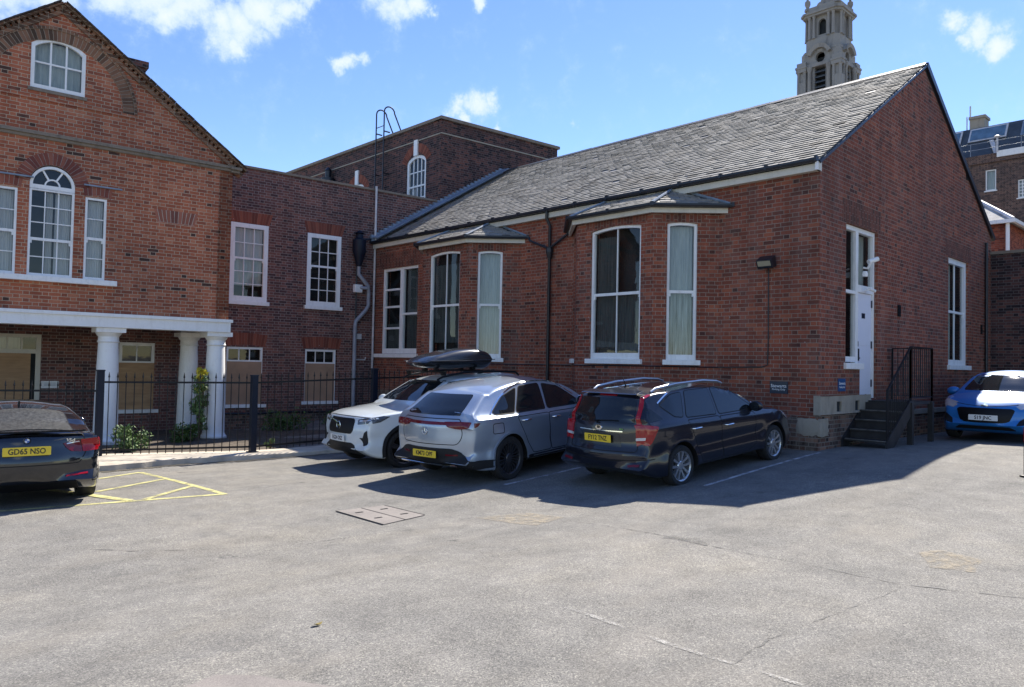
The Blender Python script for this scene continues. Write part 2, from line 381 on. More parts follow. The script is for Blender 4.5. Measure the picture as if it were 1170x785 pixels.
def glass(name='window_glass', tint=(.8, .83, .82), wav=.02):
    m, t, b = new_mat(name); out = m.node_tree.nodes['Material Output']; t.n.remove(b)
    gl = t.n.new('ShaderNodeBsdfGlossy'); gl.inputs['Roughness'].default_value = .015
    t.put(gl.inputs['Normal'], t.bump(t.noise(t.geo(), 2.5, 2), wav, .05))
    tr = t.n.new('ShaderNodeBsdfTransparent'); tr.inputs[0].default_value = (*tint, 1)
    lw = t.n.new('ShaderNodeLayerWeight'); lw.inputs[0].default_value = .5; frv = t.m('ADD', t.m('MULTIPLY', t.m('POWER', lw.outputs['Facing'], 4.), .9), .055, clamp=True)
    mx = t.n.new('ShaderNodeMixShader'); t.l.new(frv, mx.inputs[0])
    t.l.new(tr.outputs[0], mx.inputs[1]); t.l.new(gl.outputs[0], mx.inputs[2]); t.l.new(mx.outputs[0], out.inputs[0]); return m
M['glass'] = glass()
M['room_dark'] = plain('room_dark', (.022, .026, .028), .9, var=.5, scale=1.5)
def curtain(name, a, b_, freq=40):
    m, t, b = new_mat(name); uv = t.tc('UV'); x, y, _ = t.sep(uv)
    w_ = t.noise(t.comb(t.m('MULTIPLY', x, freq), t.m('MULTIPLY', y, 1.2), 0.), 1, 4, .6)
    t.put(b.inputs['Base Color'], t.ramp(w_, [(.3, a), (.7, b_)])); b.inputs['Roughness'].default_value = .95; return m
M['curtain_grey'] = curtain('curtain_grey', (.46, .45, .44), (.72, .71, .69), 14)
M['curtain_net'] = curtain('curtain_net', (.05, .07, .06), (.70, .76, .70), 40)
M['blind_and_reflection'] = curtain('blind_and_reflection', (.36, .39, .36), (.60, .63, .58), 5)  # pale blind; in the canted bay panes its tone paints in bright reflections
M['blind_dark'] = curtain('blind_dark', (.035, .045, .045), (.10, .12, .115), 16)
M['blind_cream'] = curtain('blind_cream', (.50, .45, .42), (.62, .57, .53), 3)
M['concrete'] = plain('concrete', (.50, .44, .35), .9, var=.25, scale=3, bump=.4)
M['soil'] = plain('soil', (.09, .07, .05), .95, var=.5, scale=8, bump=.8, bscale=25)
M['yellow_paint'] = None
def worn_paint(name, col, lo, hi):
    m, t, b = new_mat(name); out = m.node_tree.nodes['Material Output']; pos = t.geo()
    n = t.m('ADD', t.m('MULTIPLY', t.noise(pos, 70, 5, .8), .6), t.m('MULTIPLY', t.noise(pos, 5, 4, .6), .4))
    a = t.rng(n, lo, hi, 1., 0.)
    t.put(b.inputs['Base Color'], t.mix(t.noise(pos, 6, 4), tuple(c*.8 for c in col), col)); b.inputs['Roughness'].default_value = .7
    t.put(b.inputs['Alpha'], a); return m
M['yellow_paint'] = worn_paint('yellow_paint', (.62, .575, .24), .47, .60)
M['white_line'] = worn_paint('white_line', (.62, .62, .62), .46, .58)
M['faint_line'] = worn_paint('faint_line', (.34, .325, .295), .42, .53)
M['tar'] = worn_paint('tar', (.075, .073, .07), .44, .58)
M['tar_thin'] = worn_paint('tar_thin', (.085, .082, .078), .41, .54)
M['leaf'] = plain('leaf', (.06, .11, .025), .6, var=.5, scale=14)
M['leaf_pale'] = plain('leaf_pale', (.12, .19, .06), .6, var=.4, scale=14)
M['leaf_yellow'] = plain('leaf_yellow', (.62, .52, .05), .6, var=.3, scale=10)
M['leaf_dry'] = plain('leaf_dry', (.35, .27, .08), .7, var=.3)
M['stem'] = plain('stem', (.08, .06, .03), .8)
# vehicles
def paint(name, col, metal=.0, rough=.35, flake=.0, coat=1., dust=.08):
    m, t, b = new_mat(name); pos = t.tc()
    c = t.mix(t.rng(t.noise(pos, 3, 5, .7), .45, .8, 0., dust), col, (.3, .28, .25))
    t.put(b.inputs['Base Color'], c); b.inputs['Metallic'].default_value = metal; b.inputs['Roughness'].default_value = rough
    b.inputs['Coat Weight'].default_value = coat; b.inputs['Coat Roughness'].default_value = .04; return m
M['car_glass'] = plain('car_glass', (.010, .013, .016), .04, coat=.0, spec=.55)
M['car_glass_dusty'] = plain('car_glass_dusty', (.055, .055, .05), .4, var=.7, scale=30, spec=.5)
M['car_black'] = plain('car_black', (.006, .006, .007), .5, spec=.25)
M['car_plastic'] = plain('car_plastic', (.014, .015, .017), .6, spec=.3)
M['seam'] = plain('seam', (.004, .004, .004), .8)
M['tyre'] = plain('tyre', (.016, .016, .017), .8, var=.3, scale=20)
M['chrome'] = plain('chrome', (.75, .76, .78), .12, metal=1)
M['alloy'] = plain('alloy', (.55, .56, .58), .3, metal=.85)
M['alloy_dark'] = plain('alloy_dark', (.09, .09, .10), .35, metal=.7)
M['plate_yellow'] = plain('plate_yellow', (.78, .55, .03), .35)
M['plate_white'] = plain('plate_white', (.72, .72, .70), .35)
M['plate_ink'] = plain('plate_ink', (.01, .01, .012), .5)
M['lamp_red'] = plain('lamp_red', (.30, .003, .008), .12, coat=.4, spec=.4)
M['lamp_red_dark'] = plain('lamp_red_dark', (.13, .004, .01), .15, coat=.3, spec=.4)
M['lamp_clear'] = plain('lamp_clear', (.55, .57, .6), .08, coat=1, metal=.4)
M['lamp_dark'] = plain('lamp_dark', (.06, .065, .07), .1, coat=1)
M['sign_navy'] = plain('sign_navy', (.006, .014, .035), .35)
M['sign_blue'] = plain('sign_blue', (.02, .07, .19), .35)
M['ink_white'] = plain('ink_white', (.8, .8, .8), .5)
M['ink_blue'] = plain('ink_blue', (.05, .13, .45), .4)
# ---------------------------------------------------------------- ground
def sm(a, b, x):
    t = min(1, max(0, (x-a)/(b-a))); return t*t*(3-2*t)
def gz(x, y):
    S = sm(5.5, 14, x)*(1-.55*sm(7.5, 12.5, y)); T = sm(7.2, 3.5, y)
    return .45*S+.25*T*(1-.6*S)-.13*sm(10, 17, y)*(1-sm(9, 12, x))
def ground():
    def axis(lo, a, b, hi):
        v = []; x = a
        while x < b: v.append(x); x += .12
        l = []; x = a; st = .5
        while x > lo: st *= 1.35; x -= st; l.append(x)
        h = []; x = b; st = .5
        while x < hi: h.append(x); st *= 1.35; x += st
        return l[::-1]+v+h+[x]
    X = axis(-900, -1, 16, 900); Y = axis(-900, -1, 17, 900)
    me = bpy.data.meshes.new('ground')
    V = [(x, y, gz(x, y)) for y in Y for x in X]; n = len(X)
    F = [(j*n+i, j*n+i+1, (j+1)*n+i+1, (j+1)*n+i) for j in range(len(Y)-1) for i in range(n-1)]
    me.from_pydata(V, [], F); me.materials.append(M['asphalt'])
    me.polygons.foreach_set('use_smooth', [True]*len(F))
    o = bpy.data.objects.new('ground', me); COL.objects.link(o); tag(o, 'worn grey asphalt of the car park yard', None, None, 'structure')
ground()
def strip(pts, width, name, mat, label, dz=.005, jitter=0, step=.12):
    """a thin sheet following the ground along a polyline"""
    mb = MB(); P = []
    for a, b in zip(pts, pts[1:]):
        a = Vector(a); b = Vector(b); n = max(1, int((b-a).length/step))
        P += [a+(b-a)*(i/n) for i in range(n)]
    P.append(Vector(pts[-1])); L = []; Rr = []
    for i, p in enumerate(P):
        d = (P[min(i+1, len(P)-1)]-P[max(0, i-1)]).normalized(); nrm = Vector((-d.y, d.x))
        jw = width*(1+random.uniform(-jitter, jitter)); sh = random.uniform(-jitter, jitter)*width*.8
        for lst, sg in ((L, .5), (Rr, -.5)):
            q = p+nrm*(sg*jw+sh); lst.append((q.x, q.y, gz(q.x, q.y)+dz))
    for i in range(len(P)-1): mb.face([L[i], Rr[i], Rr[i+1], L[i+1]])
    o = mb.build(name, mat, smooth=True); tag(o, label, None, None, 'structure'); return o
# yellow hatching beside the black coupe, white bay lines, seams
def gq(x0, y0): return (x0, y0)
yl = [[(4.12, 13.2), (4.25, 10.10)], [(4.25, 10.13), (1.6, 10.60)], [(4.12, 13.2), (2.8, 12.45)], [(4.10, 12.06), (3.0, 11.38)], [(4.16, 11.06), (3.28, 10.33)]]
for i, l in enumerate(yl): strip(l, .09, 'road_marking', M['yellow_paint'], 'yellow hatched no-parking marking on the asphalt', .004+.001*i)
strip([(2.5, 12.15), (3.12, 10.34)], .13, 'road_marking', M['yellow_paint'], 'yellow hatched no-parking marking on the asphalt', .0095)
strip([(12.55, 5.62), (9.0, 5.62)], .07, 'road_marking', M['white_line'], 'white bay line painted beside the dark blue estate car')
strip([(9.3, 8.14), (7.6, 8.12)], .07, 'road_marking', M['white_line'], 'white bay line painted between the silver and blue cars')
strip([(5.6, 10.45), (4.4, 10.3)], .06, 'road_marking', M['faint_line'], 'faded bay line on the asphalt')
strip([(11.17, 5.44), (10.68, 3.74)], .04, 'road_marking', M['faint_line'], 'thin faded line near the steps')
SEAM = [(6.3, 5.6), (6.12, 4.4), (5.99, 3.87), (5.99, 3.34), (6.04, 2.82), (6.05, 2.08), (6.25, 1.65), (6.6, .8), (7, -.8)]
strip(SEAM, .015, 'asphalt_seam', M['tar'], 'dark seam between two asphalt patches', .004, .9, .06)
strip([(6.08, 4.18), (6.04, 3.7)], .13, 'asphalt_seam', M['tar_thin'], 'dark seam between two asphalt patches', .006, .5)
strip([(3.63, 2.12), (4.23, 2.19), (4.83, 2.14), (5.68, 2.07), (6.0, 2.06)], .013, 'asphalt_seam', M['tar_thin'], 'dark seam between two asphalt patches', .004, .9, .06)
strip([(3.71, 3.44), (3.72, 2.97), (3.69, 2.55), (3.71, 2.12), (3.8, 1.2)], .035, 'road_marking', M['faint_line'], 'worn pale line crossing the asphalt', .004, .3)
strip([(3.73, 6.88), (4.65, 6.85), (5.36, 6.52), (6.32, 6.38)], .02, 'asphalt_seam', M['tar_thin'], 'thin crack in the asphalt', .004, .8)
strip([(1.81, 8.27), (2.34, 7.67), (2.93, 7.28)], .014, 'asphalt_seam', M['tar_thin'], 'thin crack in the asphalt', .004, .9)
def ground_patch(name, mat, pts, label, dz=.006):
    mb = MB(); c = (sum(p[0] for p in pts)/len(pts), sum(p[1] for p in pts)/len(pts))
    P = []
    for a, b in zip(pts, pts[1:]+pts[:1]):
        n = max(2, int(math.dist(a, b)/.12))
        for i in range(n):
            t = i/n; x = a[0]+(b[0]-a[0])*t+random.uniform(-.012, .012); y = a[1]+(b[1]-a[1])*t+random.uniform(-.012, .012); P.append((x, y, gz(x, y)+dz))
    for a, b in zip(P, P[1:]+P[:1]): mb.face([a, b, (*c, gz(*c)+dz)])
    o = mb.build(name, mat); tag(o, label, None, None, 'structure'); return o
m, t_, b_ = new_mat('patch_pink'); pos_ = t_.geo()
t_.put(b_.inputs['Base Color'], t_.mix(.75, t_.ramp(t_.noise(pos_, 3, 4), [(.3, (.185, .165, .148)), (.7, (.235, .21, .186))]), t_.ramp(t_.noise(pos_, 120, 3, .8), [(.3, .6), (.7, 1.4)]), 'MULTIPLY'))
b_.inputs['Roughness'].default_value = .9; t_.put(b_.inputs['Normal'], t_.bump(t_.noise(pos_, 120, 3), .5, .005)); M['patch_pink'] = m
ground_patch('asphalt_patch', M['patch_pink'], [(1.36, 3.74), (1.56, 3.80), (1.72, 3.64), (2.0, 3.2), (2.3, 2.6), (1.2, 2.4), (1.0, 3.4)], 'pinkish repair patch at the near edge of the yard')
m, t_, b_ = new_mat('patch_buff'); pos_ = t_.geo(); out_ = m.node_tree.nodes['Material Output']
t_.put(b_.inputs['Base Color'], t_.mix(.75, (.34, .29, .21), t_.ramp(t_.noise(pos_, 120, 3, .8), [(.3, .6), (.7, 1.4)]), 'MULTIPLY'))
b_.inputs['Roughness'].default_value = .9
t_.put(b_.inputs['Alpha'], t_.rng(t_.noise(pos_, 9, 6, .8), .4, .62, 0, .75)); M['patch_buff'] = m
ground_patch('asphalt_stain', M['patch_buff'], [(7.12, 2.3), (7.35, 2.2), (7.25, 1.85), (6.8, 1.8), (6.7, 2.1)], 'buff stain on the asphalt', .005)
ground_patch('asphalt_stain', M['patch_buff'], [(5.9, 6.8), (6.5, 6.5), (6.5, 5.9), (5.9, 5.8)], 'buff stain on the asphalt', .005)
# kerb slab under the railings and the planting bed behind it
FP = [(3.95, 15.0), (6.42, 14.05), (9.0, 13.8), (11.8, 14.1)]
KE = [(0.5, 14.6), (2.2, 14.1), (3.48, 13.72), (5.08, 13.95), (7.27, 13.62), (9.2, 13.35), (11.8, 13.4)]
def lerp_poly(P, x):
    for a, b in zip(P, P[1:]):
        if a[0] <= x <= b[0]: return a[1]+(b[1]-a[1])*(x-a[0])/(b[0]-a[0])
    return P[0][1] if x < P[0][0] else P[-1][1]
def zk(x): return .04+.10*sm(7, 10, x)
mb = MB(); prev = None; x = .5
while x < 11.8:
    ye = lerp_poly(KE, x)+random.uniform(-.03, .03); yb = max(lerp_poly(FP, max(3.95, x))+.28, ye+.5)
    if x < 3.95: yb = 15.3
    cur = [(x, ye, gz(x, ye)-.05), (x, ye+.02, zk(x)-.02), (x, ye+.05, zk(x)), (x, yb, zk(x)+.01), (x, yb+.02, -.2)]
    if prev:
        for k in range(4): mb.face([prev[k], cur[k], cur[k+1], prev[k+1]])
    prev = cur; x += .15
tag(mb.build('pavement_kerb', M['concrete'], smooth=40), 'pale concrete kerb strip under the railings', None, None, 'structure')
mb = MB()
for i in range(60):
    for j in range(16):
        def q(i, j):
            x = -4+i*.28; y0 = 14.0 if x > 3 else 15.2; y = y0+j*.40
            return (x, y, .0-.06*math.sin(x*2.1+j)*.5-.05+(.06 if j < 1 else 0)+.1*sm(8, 12, x))
        mb.face([q(i, j), q(i+1, j), q(i+1, j+1), q(i, j+1)])
tag(mb.build('planting_bed', M['soil'], smooth=True), 'bare soil bed between the railings and the houses', None, None, 'structure')
m, t_, b_ = new_mat('grit'); pos_ = t_.geo(); t_.put(b_.inputs['Base Color'], t_.ramp(t_.noise(pos_, 25, 5, .8), [(.35, (.05, .045, .035)), (.6, (.16, .14, .10))]))
t_.put(b_.inputs['Alpha'], t_.rng(t_.noise(pos_, 8, 6, .8), .42, .5)); M['grit'] = m
strip([(2.6, 13.92), (3.48, 13.66), (5.08, 13.90), (7.27, 13.57), (9.0, 13.35)], .20, 'kerb_debris', M['grit'], 'dark soil and debris washed along the kerb', .008, .4)

# ---------------------------------------------------------------- window helpers
def bars(mb, fr, s0, s1, z0, z1, nx, nz, w, o0, o1):
    for i in range(1, nx): x = s0+(s1-s0)*i/nx; fr.box(mb, x-w/2, x+w/2, z0, z1, o0, o1)
    for j in range(1, nz): z = z0+(z1-z0)*j/nz; fr.box(mb, s0, s1, z-w/2, z+w/2, o0+.003, o1+.003)
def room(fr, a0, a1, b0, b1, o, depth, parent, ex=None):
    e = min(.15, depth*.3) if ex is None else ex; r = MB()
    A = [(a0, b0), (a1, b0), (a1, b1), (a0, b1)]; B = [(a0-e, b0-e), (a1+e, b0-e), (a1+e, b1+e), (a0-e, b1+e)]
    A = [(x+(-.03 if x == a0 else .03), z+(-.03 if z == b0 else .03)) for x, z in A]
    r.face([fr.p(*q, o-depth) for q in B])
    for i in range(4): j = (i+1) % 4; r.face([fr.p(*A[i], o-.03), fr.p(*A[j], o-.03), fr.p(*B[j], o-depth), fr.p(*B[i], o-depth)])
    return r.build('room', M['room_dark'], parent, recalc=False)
def sash(parent, fr, s0, s1, z0, z1, o=-.10, nx=2, nz=2, fw=.07, bw=.022, sill=.09, curt=None, label=None, split=True, zt=None,
         sill_out=.05, sill_ext=.07, name='window', sillmat=None, cov=(0, 1), depth=.35, fwb=None, horns=True, low=None, meet=.5):
    """sliding sash window: frame mesh as the part; glass, sill, curtain as sub-parts. zt: crown of a segmental head"""
    mb = MB(); fwb = fwb or fw*1.1
    if zt:
        out = arch_top(s0, s1, z0, z1, zt); inn = arch_top(s0+fw, s1-fw, z0+fwb, z1-fw*.8, zt-fw*.95)
        wall(mb, fr, out, [inn], t=.08, o=o+.05)
    else:
        wall(mb, fr, rect(s0, s1, z0, z1), [rect(s0+fw, s1-fw, z0+fwb, z1-fw)], t=.08, o=o+.05)
    top = zt or z1; zm = z0+(z1-z0)*meet
    a0, a1, b0, b1 = s0+fw, s1-fw, z0+fwb, top-fw
    if split: fr.box(mb, a0-.003, a1+.003, zm-.028, zm+.028, o-.02, o+.032)
    nl = nz//2 if low is None else low
    for (zz0, zz1, nn) in ((b0, zm-.02, nl), (zm+.02, b1, nz-nl)) if split else ((b0, b1, nz),):
        bars(mb, fr, a0, a1, zz0, zz1, nx, nn, bw, o-.015, o+.018)
    if split and horns:
        for s_ in (a0+.0, a1-.03): fr.box(mb, s_, s_+.03, zm-.09, zm-.03, o-.01, o+.03)
    f = mb.build(name, M['white_paint'], parent)
    if label: f['label'] = label
    g = MB(); g.face([fr.p(a0-.01, b0-.01, o), fr.p(a1+.01, b0-.01, o), fr.p(a1+.01, b1, o), fr.p(a0-.01, b1, o)])
    g.build('glass', M['glass'], f, recalc=False)
    room(fr, a0, a1, b0, b1, o, depth, f)
    for (mat, c0, c1, d0, d1) in (curt or []):
        c = MB(); n = 24; S0 = a0+(a1-a0)*c0; S1 = a0+(a1-a0)*c1; Z0 = b0+(b1-b0)*d0; Z1 = b0+(b1-b0)*d1
        for i in range(n):
            x0, x1 = S0+(S1-S0)*i/n, S0+(S1-S0)*(i+1)/n
            y0, y1 = -.10+.018*math.sin(i*1.9), -.10+.018*math.sin((i+1)*1.9)
            c.face([fr.p(x0, Z0, o+y0), fr.p(x1, Z0, o+y1), fr.p(x1, Z1, o+y1), fr.p(x0, Z1, o+y0)])
        c.build('curtain', M[mat], f, smooth=True, recalc=False)
    if sill:
        sb = MB(); fr.box(sb, s0-sill_ext, s1+sill_ext, z0-sill, z0-.002, o-.02, sill_out)
        sb.build('sill', sillmat or M['white_paint'], f, bevel=.008)
    return f
def soldier(parent, fr, s0, s1, z0, z1, flare, mat, o=.004, name='brick_arch', rise=0):
    mb = MB(); n = 14
    for i in range(n):
        t0, t1 = i/n, (i+1)/n
        def q(t, k):
            w0 = s0+(s1-s0)*t; w1 = s0-flare+(s1-s0+2*flare)*t; rr = rise*(1-(2*t-1)**2)
            return fr.p(w0+(w1-w0)*k, z0+(z1-z0)*k+rr, o)
        L = s1-s0
        mb.face([q(t0, 0), q(t1, 0), q(t1, 1), q(t0, 1)], [(0, t0*L+.02), (0, t1*L+.02), (z1-z0, t1*L+.02), (z1-z0, t0*L+.02)])
    for a, b in ((0, 0), (1, 1)): pass
    return mb.build(name, mat, parent, recalc=False)
def ring_arch(parent, fr, c, zc, r0, r1, a0, a1, mat, o=.01, n=24, sz=1., name='brick_arch'):
    mb = MB()
    for i in range(n):
        A, B = R(a0+(a1-a0)*i/n), R(a0+(a1-a0)*(i+1)/n)
        def q(a, r, oo=o): return fr.p(c+r*math.cos(a), zc+r*math.sin(a)*sz, oo)
        rm = (r0+r1)/2
        mb.face([q(A, r0), q(B, r0), q(B, r1), q(A, r1)], [(0, A*rm), (0, B*rm), (r1-r0, B*rm), (r1-r0, A*rm)])
        mb.face([q(A, r1), q(B, r1), q(B, r1, -.01), q(A, r1, -.01)], [(0, A*rm), (0, B*rm), (.03, B*rm), (.03, A*rm)])
        mb.face([q(A, r0), q(B, r0), q(B, r0, -.01), q(A, r0, -.01)], [(0, A*rm), (0, B*rm), (.03, B*rm), (.03, A*rm)])
    return mb.build(name, mat, parent, recalc=False)
def pipe(parent, pts, r, mat, name='downpipe', collars=(), seg=10):
    mb = MB(); mb.tube(pts, r, seg)
    P = [Vector(p) for p in pts]
    for (k, t) in collars:
        a = P[k].lerp(P[k+1], t); d = (P[k+1]-P[k]).normalized()*.03; mb.tube([a-d, a+d], r*1.25, seg)
    return mb.build(name, mat, parent, smooth=40)
def slates(parent, corner, along, up, L, S, cw=.26, rh=.19, name='roof_slates', mat=None, clip=None, seed=3, th=.009, lift=.012):
    """individually laid slates on a plane: corner + along*x + up*y"""
    rg = random.Random(seed); along = Vector(along).normalized(); up = Vector(up).normalized(); n = along.cross(up).normalized()
    if n.z < 0: n = -n
    co = Vector(corner); V = []; F = []; RN = []
    rows = int(S/rh)+1
    for j in range(rows):
        y0 = j*rh; y1 = min(S, y0+rh*1.02); x = -cw*(.5 if j % 2 else 0)+rg.uniform(-.02, .02)
        while x < L:
            a = max(0, x); b = min(L, x+cw-.006); x += cw
            if b-a < .02: continue
            if clip and not clip((a+b)/2, (y0+y1)/2): continue
            if rg.random() < .004: continue
            aa, bb = a, b
            if clip:
                # trim to the clipped width at mid row
                for _ in range(4):
                    if not clip(aa, (y0+y1)/2): aa = (aa+(a+b)/2)/2
                    if not clip(bb, (y0+y1)/2): bb = (bb+(a+b)/2)/2
            t = th+rg.uniform(-.003, .004); lf = lift+rg.uniform(-.004, .006); dr = rg.uniform(-.008, .008)*(3 if rg.random() < .03 else 1)
            tl = rg.uniform(-.003, .003)
            p = [co+along*aa+up*(y0+dr)+n*(lf+t+tl), co+along*bb+up*(y0+dr+rg.uniform(-.004, .004))+n*(lf+t-tl), co+along*bb+up*y1+n*.004, co+along*aa+up*y1+n*.004,
                 co+along*aa+up*(y0+dr)+n*(lf-.012), co+along*bb+up*(y0+dr)+n*(lf-.012)]
            k = len(V); V += p; F += [(k, k+1, k+2, k+3), (k+4, k+5, k+1, k)]; r_ = rg.random()
            if rg.random() < .012: r_ = 0.
            RN += [r_, r_]
    me = bpy.data.meshes.new(name); me.from_pydata([tuple(v) for v in V], [], F); me.materials.append(mat or M['slate'])
    me.uv_layers.new(name='uv')
    at = me.attributes.new('rnd', 'FLOAT', 'FACE')
    at.data.foreach_set('value', RN)
    o = bpy.data.objects.new(name, me); COL.objects.link(o); o.parent = parent; return o
# ================================================================ the low slate-roofed hall
hall = thing('brick_hall', 'single storey brown brick hall with grey slate roof, two bay windows and white side door', 'building', (0, 0, 0))
FF = Fr((12.76, 0), (0, 1), (-1, 0)); FG = Fr((0, 5.76), (1, 0), (0, -1))
U0, V0, VE, U1, UR = 12.76, 5.76, 19.66, 23.2, 17.98
ZE, ZR = 5.50, 8.66
# bays: (v right at wall, v left at wall, projection)
BAYS = [(7.71, 11.47, .9), (12.93, 16.95, .9)]
mb = MB()
holes = [rect(17.44, 19.25, 2.06, 4.66)]
wall(mb, FF, rect(V0+.002, VE+.08, -.2, ZE), holes, t=.3)
g = [(U0, 1.09), (14.55, 1.09), (14.55, 1.33), (15.36, 1.33)]
outl = [(U0+.004, -.2), (U1, -.2), (U1, 5.60), (UR, 8.60), (U0+.004, 5.52)]
dooropen = [(13.87, 1.98), (14.52, 1.98), (14.52, 1.31), (15.36, 1.31), (15.36, 4.59), (13.87, 4.59)]
wall(mb, FG, outl, [dooropen, rect(19.66, 21.18, 1.98, 4.62)], t=.3, o=.003)
mb.box(((U0+U1)/2+.2, VE-.15, 2.6), (U1-U0-.5, .3, 5.6)); mb.box((U1-.18, (V0+VE)/2, 2.6), (.3, VE-V0-.6, 5.6))
mb.build('wall', M['brick_hall'], hall, recalc=False)
def rough_block(parent, name, mat, c, d, seed, amp=.012):
    bm = bmesh.new(); bmesh.ops.create_cube(bm, size=1); bmesh.ops.subdivide_edges(bm, edges=bm.edges, cuts=5, use_grid_fill=True)
    rg = random.Random(seed)
    for v in bm.verts:
        q = Vector(v.co); r = 1-.03*(abs(q.x)+abs(q.y)+abs(q.z) > 1.3)
        v.co = Vector((c[0]+q.x*d[0]*r+rg.uniform(-amp, amp), c[1]+q.y*d[1]*r+rg.uniform(-amp, amp), c[2]+q.z*d[2]*r+rg.uniform(-amp, amp)))
    me = bpy.data.meshes.new(name); bm.to_mesh(me); bm.free(); me.materials.append(mat); me.polygons.foreach_set('use_smooth', [True]*len(me.polygons)); me.set_sharp_from_angle(angle=R(45))
    o = bpy.data.objects.new(name, me); COL.objects.link(o); o.parent = parent; return o
# lower weathered brickwork, stone band and quoin at the corner
mb = MB()
wall(mb, FF, rect(V0-.009, VE-.2, -.2, 1.02), [], t=.05, o=.022); wall(mb, FG, rect(U0-.018, 15.0, -.2, 1.08), [], t=.05, o=.016); wall(mb, FG, rect(15.0, U1, -.2, .95), [], t=.05, o=.016)
mb.build('plinth', M['brick_plinth'], hall, recalc=False)
mb = MB()
wall(mb, FG, rect(U0-.035, 14.93, 1.08, 1.40), [rect(13.42, 13.62, 1.12, 1.30), rect(14.22, 14.42, 1.12, 1.30)], t=.10, o=.05)
mb.box((14.9+.0, V0-.02, 1.20), (.12, .10, .22)); mb.build('stone_band', M['stone'], hall, recalc=False, bevel=.012)
for q_ in (13.40, 14.20): mb = MB(); FG.box(mb, q_, q_+.24, 1.11, 1.31, -.03, .012); mb.build('air_vent', M['room_dark'], hall)
rough_block(hall, 'corner_stone', M['stone'], (U0+.14, V0+.15, .86), (.34, .42, .31), 4)
mb = MB(); FG.box(mb, 15.0, U1, .95, 1.06, -.02, .05); mb.build('stone_band', M['stone'], hall, bevel=.01)
# projecting string of cable / course is the cable part below
# ---- roof
sl_up = Vector((UR-U0, 0, ZR-ZE)); 
mb = MB(); oh = .12
e0 = Vector((U0-oh, 0, ZE-(ZR-ZE)/(UR-U0)*oh+.06)); rdg = Vector((UR, 0, ZR+.06)); e1 = Vector((U1+oh, 0, e0.z))
def at(p, y): return (p.x, y, p.z)
ya, yb = V0-.035, VE-.01
for A, B in ((e0, rdg), (rdg, e1)):
    mb.hexa([(A.x, ya, A.z-.05), (B.x, ya, B.z-.05), (B.x, yb, B.z-.05), (A.x, yb, A.z-.05), at(A, ya), at(B, ya), at(B, yb), at(A, yb)])
roof = mb.build('roof', M['slate_dark'], hall)
slates(roof, at(e0, ya), (0, 1, 0), (rdg-e0), yb-ya, (rdg-e0).length, .235, .15)
mb = MB(); nseg = 30
for i in range(nseg):
    y0 = ya+(yb-ya)*i/nseg; y1 = ya+(yb-ya)*(i+1)/nseg-.008; zt = rdg.z+.05+random.uniform(-.004, .004)
    mb.face([(UR-.13, y0, rdg.z-.045), (UR-.13, y1, rdg.z-.045), (UR, y1, zt), (UR, y0, zt)]); mb.face([(UR+.13, y0, rdg.z-.045), (UR+.13, y1, rdg.z-.045), (UR, y1, zt), (UR, y0, zt)])
    mb.face([(UR-.13, y0, rdg.z-.045), (UR, y0, zt), (UR+.13, y0, rdg.z-.045)])
mb.build('ridge_tiles', M['slate_dark'], roof, merge=False)
# dark verge edge on the gable
mb = MB()
mb.bar((rdg.x+.02, ya-.005, rdg.z-.0), (e1.x, ya-.005, e1.z+.0), .05, .13, up=(0, 0, 1))
mb.bar((e0.x+.03, ya-.003, e0.z-.03), (rdg.x, ya-.003, rdg.z-.035), .03, .05)
mb.build('verge', M['black_metal'], roof)
# fascia and gutter along the front
mb = MB(); mb.box((U0-.06, (ya+yb)/2, ZE-.10), (.12, yb-ya, .17)); mb.build('fascia', M['soffit'], hall)
mb = MB(); mb.box((U0-.08, V0-.012, ZE-.09), (.18, .04, .19)); mb.build('fascia_end', M['white_paint'], hall)
def gutter(mb, a, b, w=.11, d=.085):
    a = Vector(a); b = Vector(b); dr = (b-a).normalized(); side = dr.cross(Vector((0, 0, 1)))
    pts = [(-w/2, 0), (-w/2, -d*.5), (-w*.3, -d), (w*.3, -d), (w/2, -d*.5), (w/2, 0), (w/2-.012, 0), (w/2-.014, -d*.45), (w*.27, -d+.012), (-w*.27, -d+.012), (-w/2+.014, -d*.45), (-w/2+.012, 0)]
    for i in range(len(pts)):
        p, q = pts[i], pts[(i+1) % len(pts)]
        mb.face([a+side*p[0]+Vector((0, 0, p[1])), b+side*p[0]+Vector((0, 0, p[1])), b+side*q[0]+Vector((0, 0, q[1])), a+side*q[0]+Vector((0, 0, q[1]))])
    for e in (a, b): mb.face([e+side*p[0]+Vector((0, 0, p[1])) for p in pts[:6]])
    L = (b-a).length; n = max(1, int(L/.9))
    for i in range(n+1): c = a+dr*(L*i/n); mb.bar(c+Vector((0, 0, -d*.2))+dr*-.02, c+Vector((0, 0, -d*.2))+dr*.02, w*1.12, d*1.2)
mb = MB(); gutter(mb, (U0-.17, ya+.02, ZE+.02), (U0-.17, yb, ZE+.03), .095, .075); mb.build('gutter', M['black_metal'], hall)
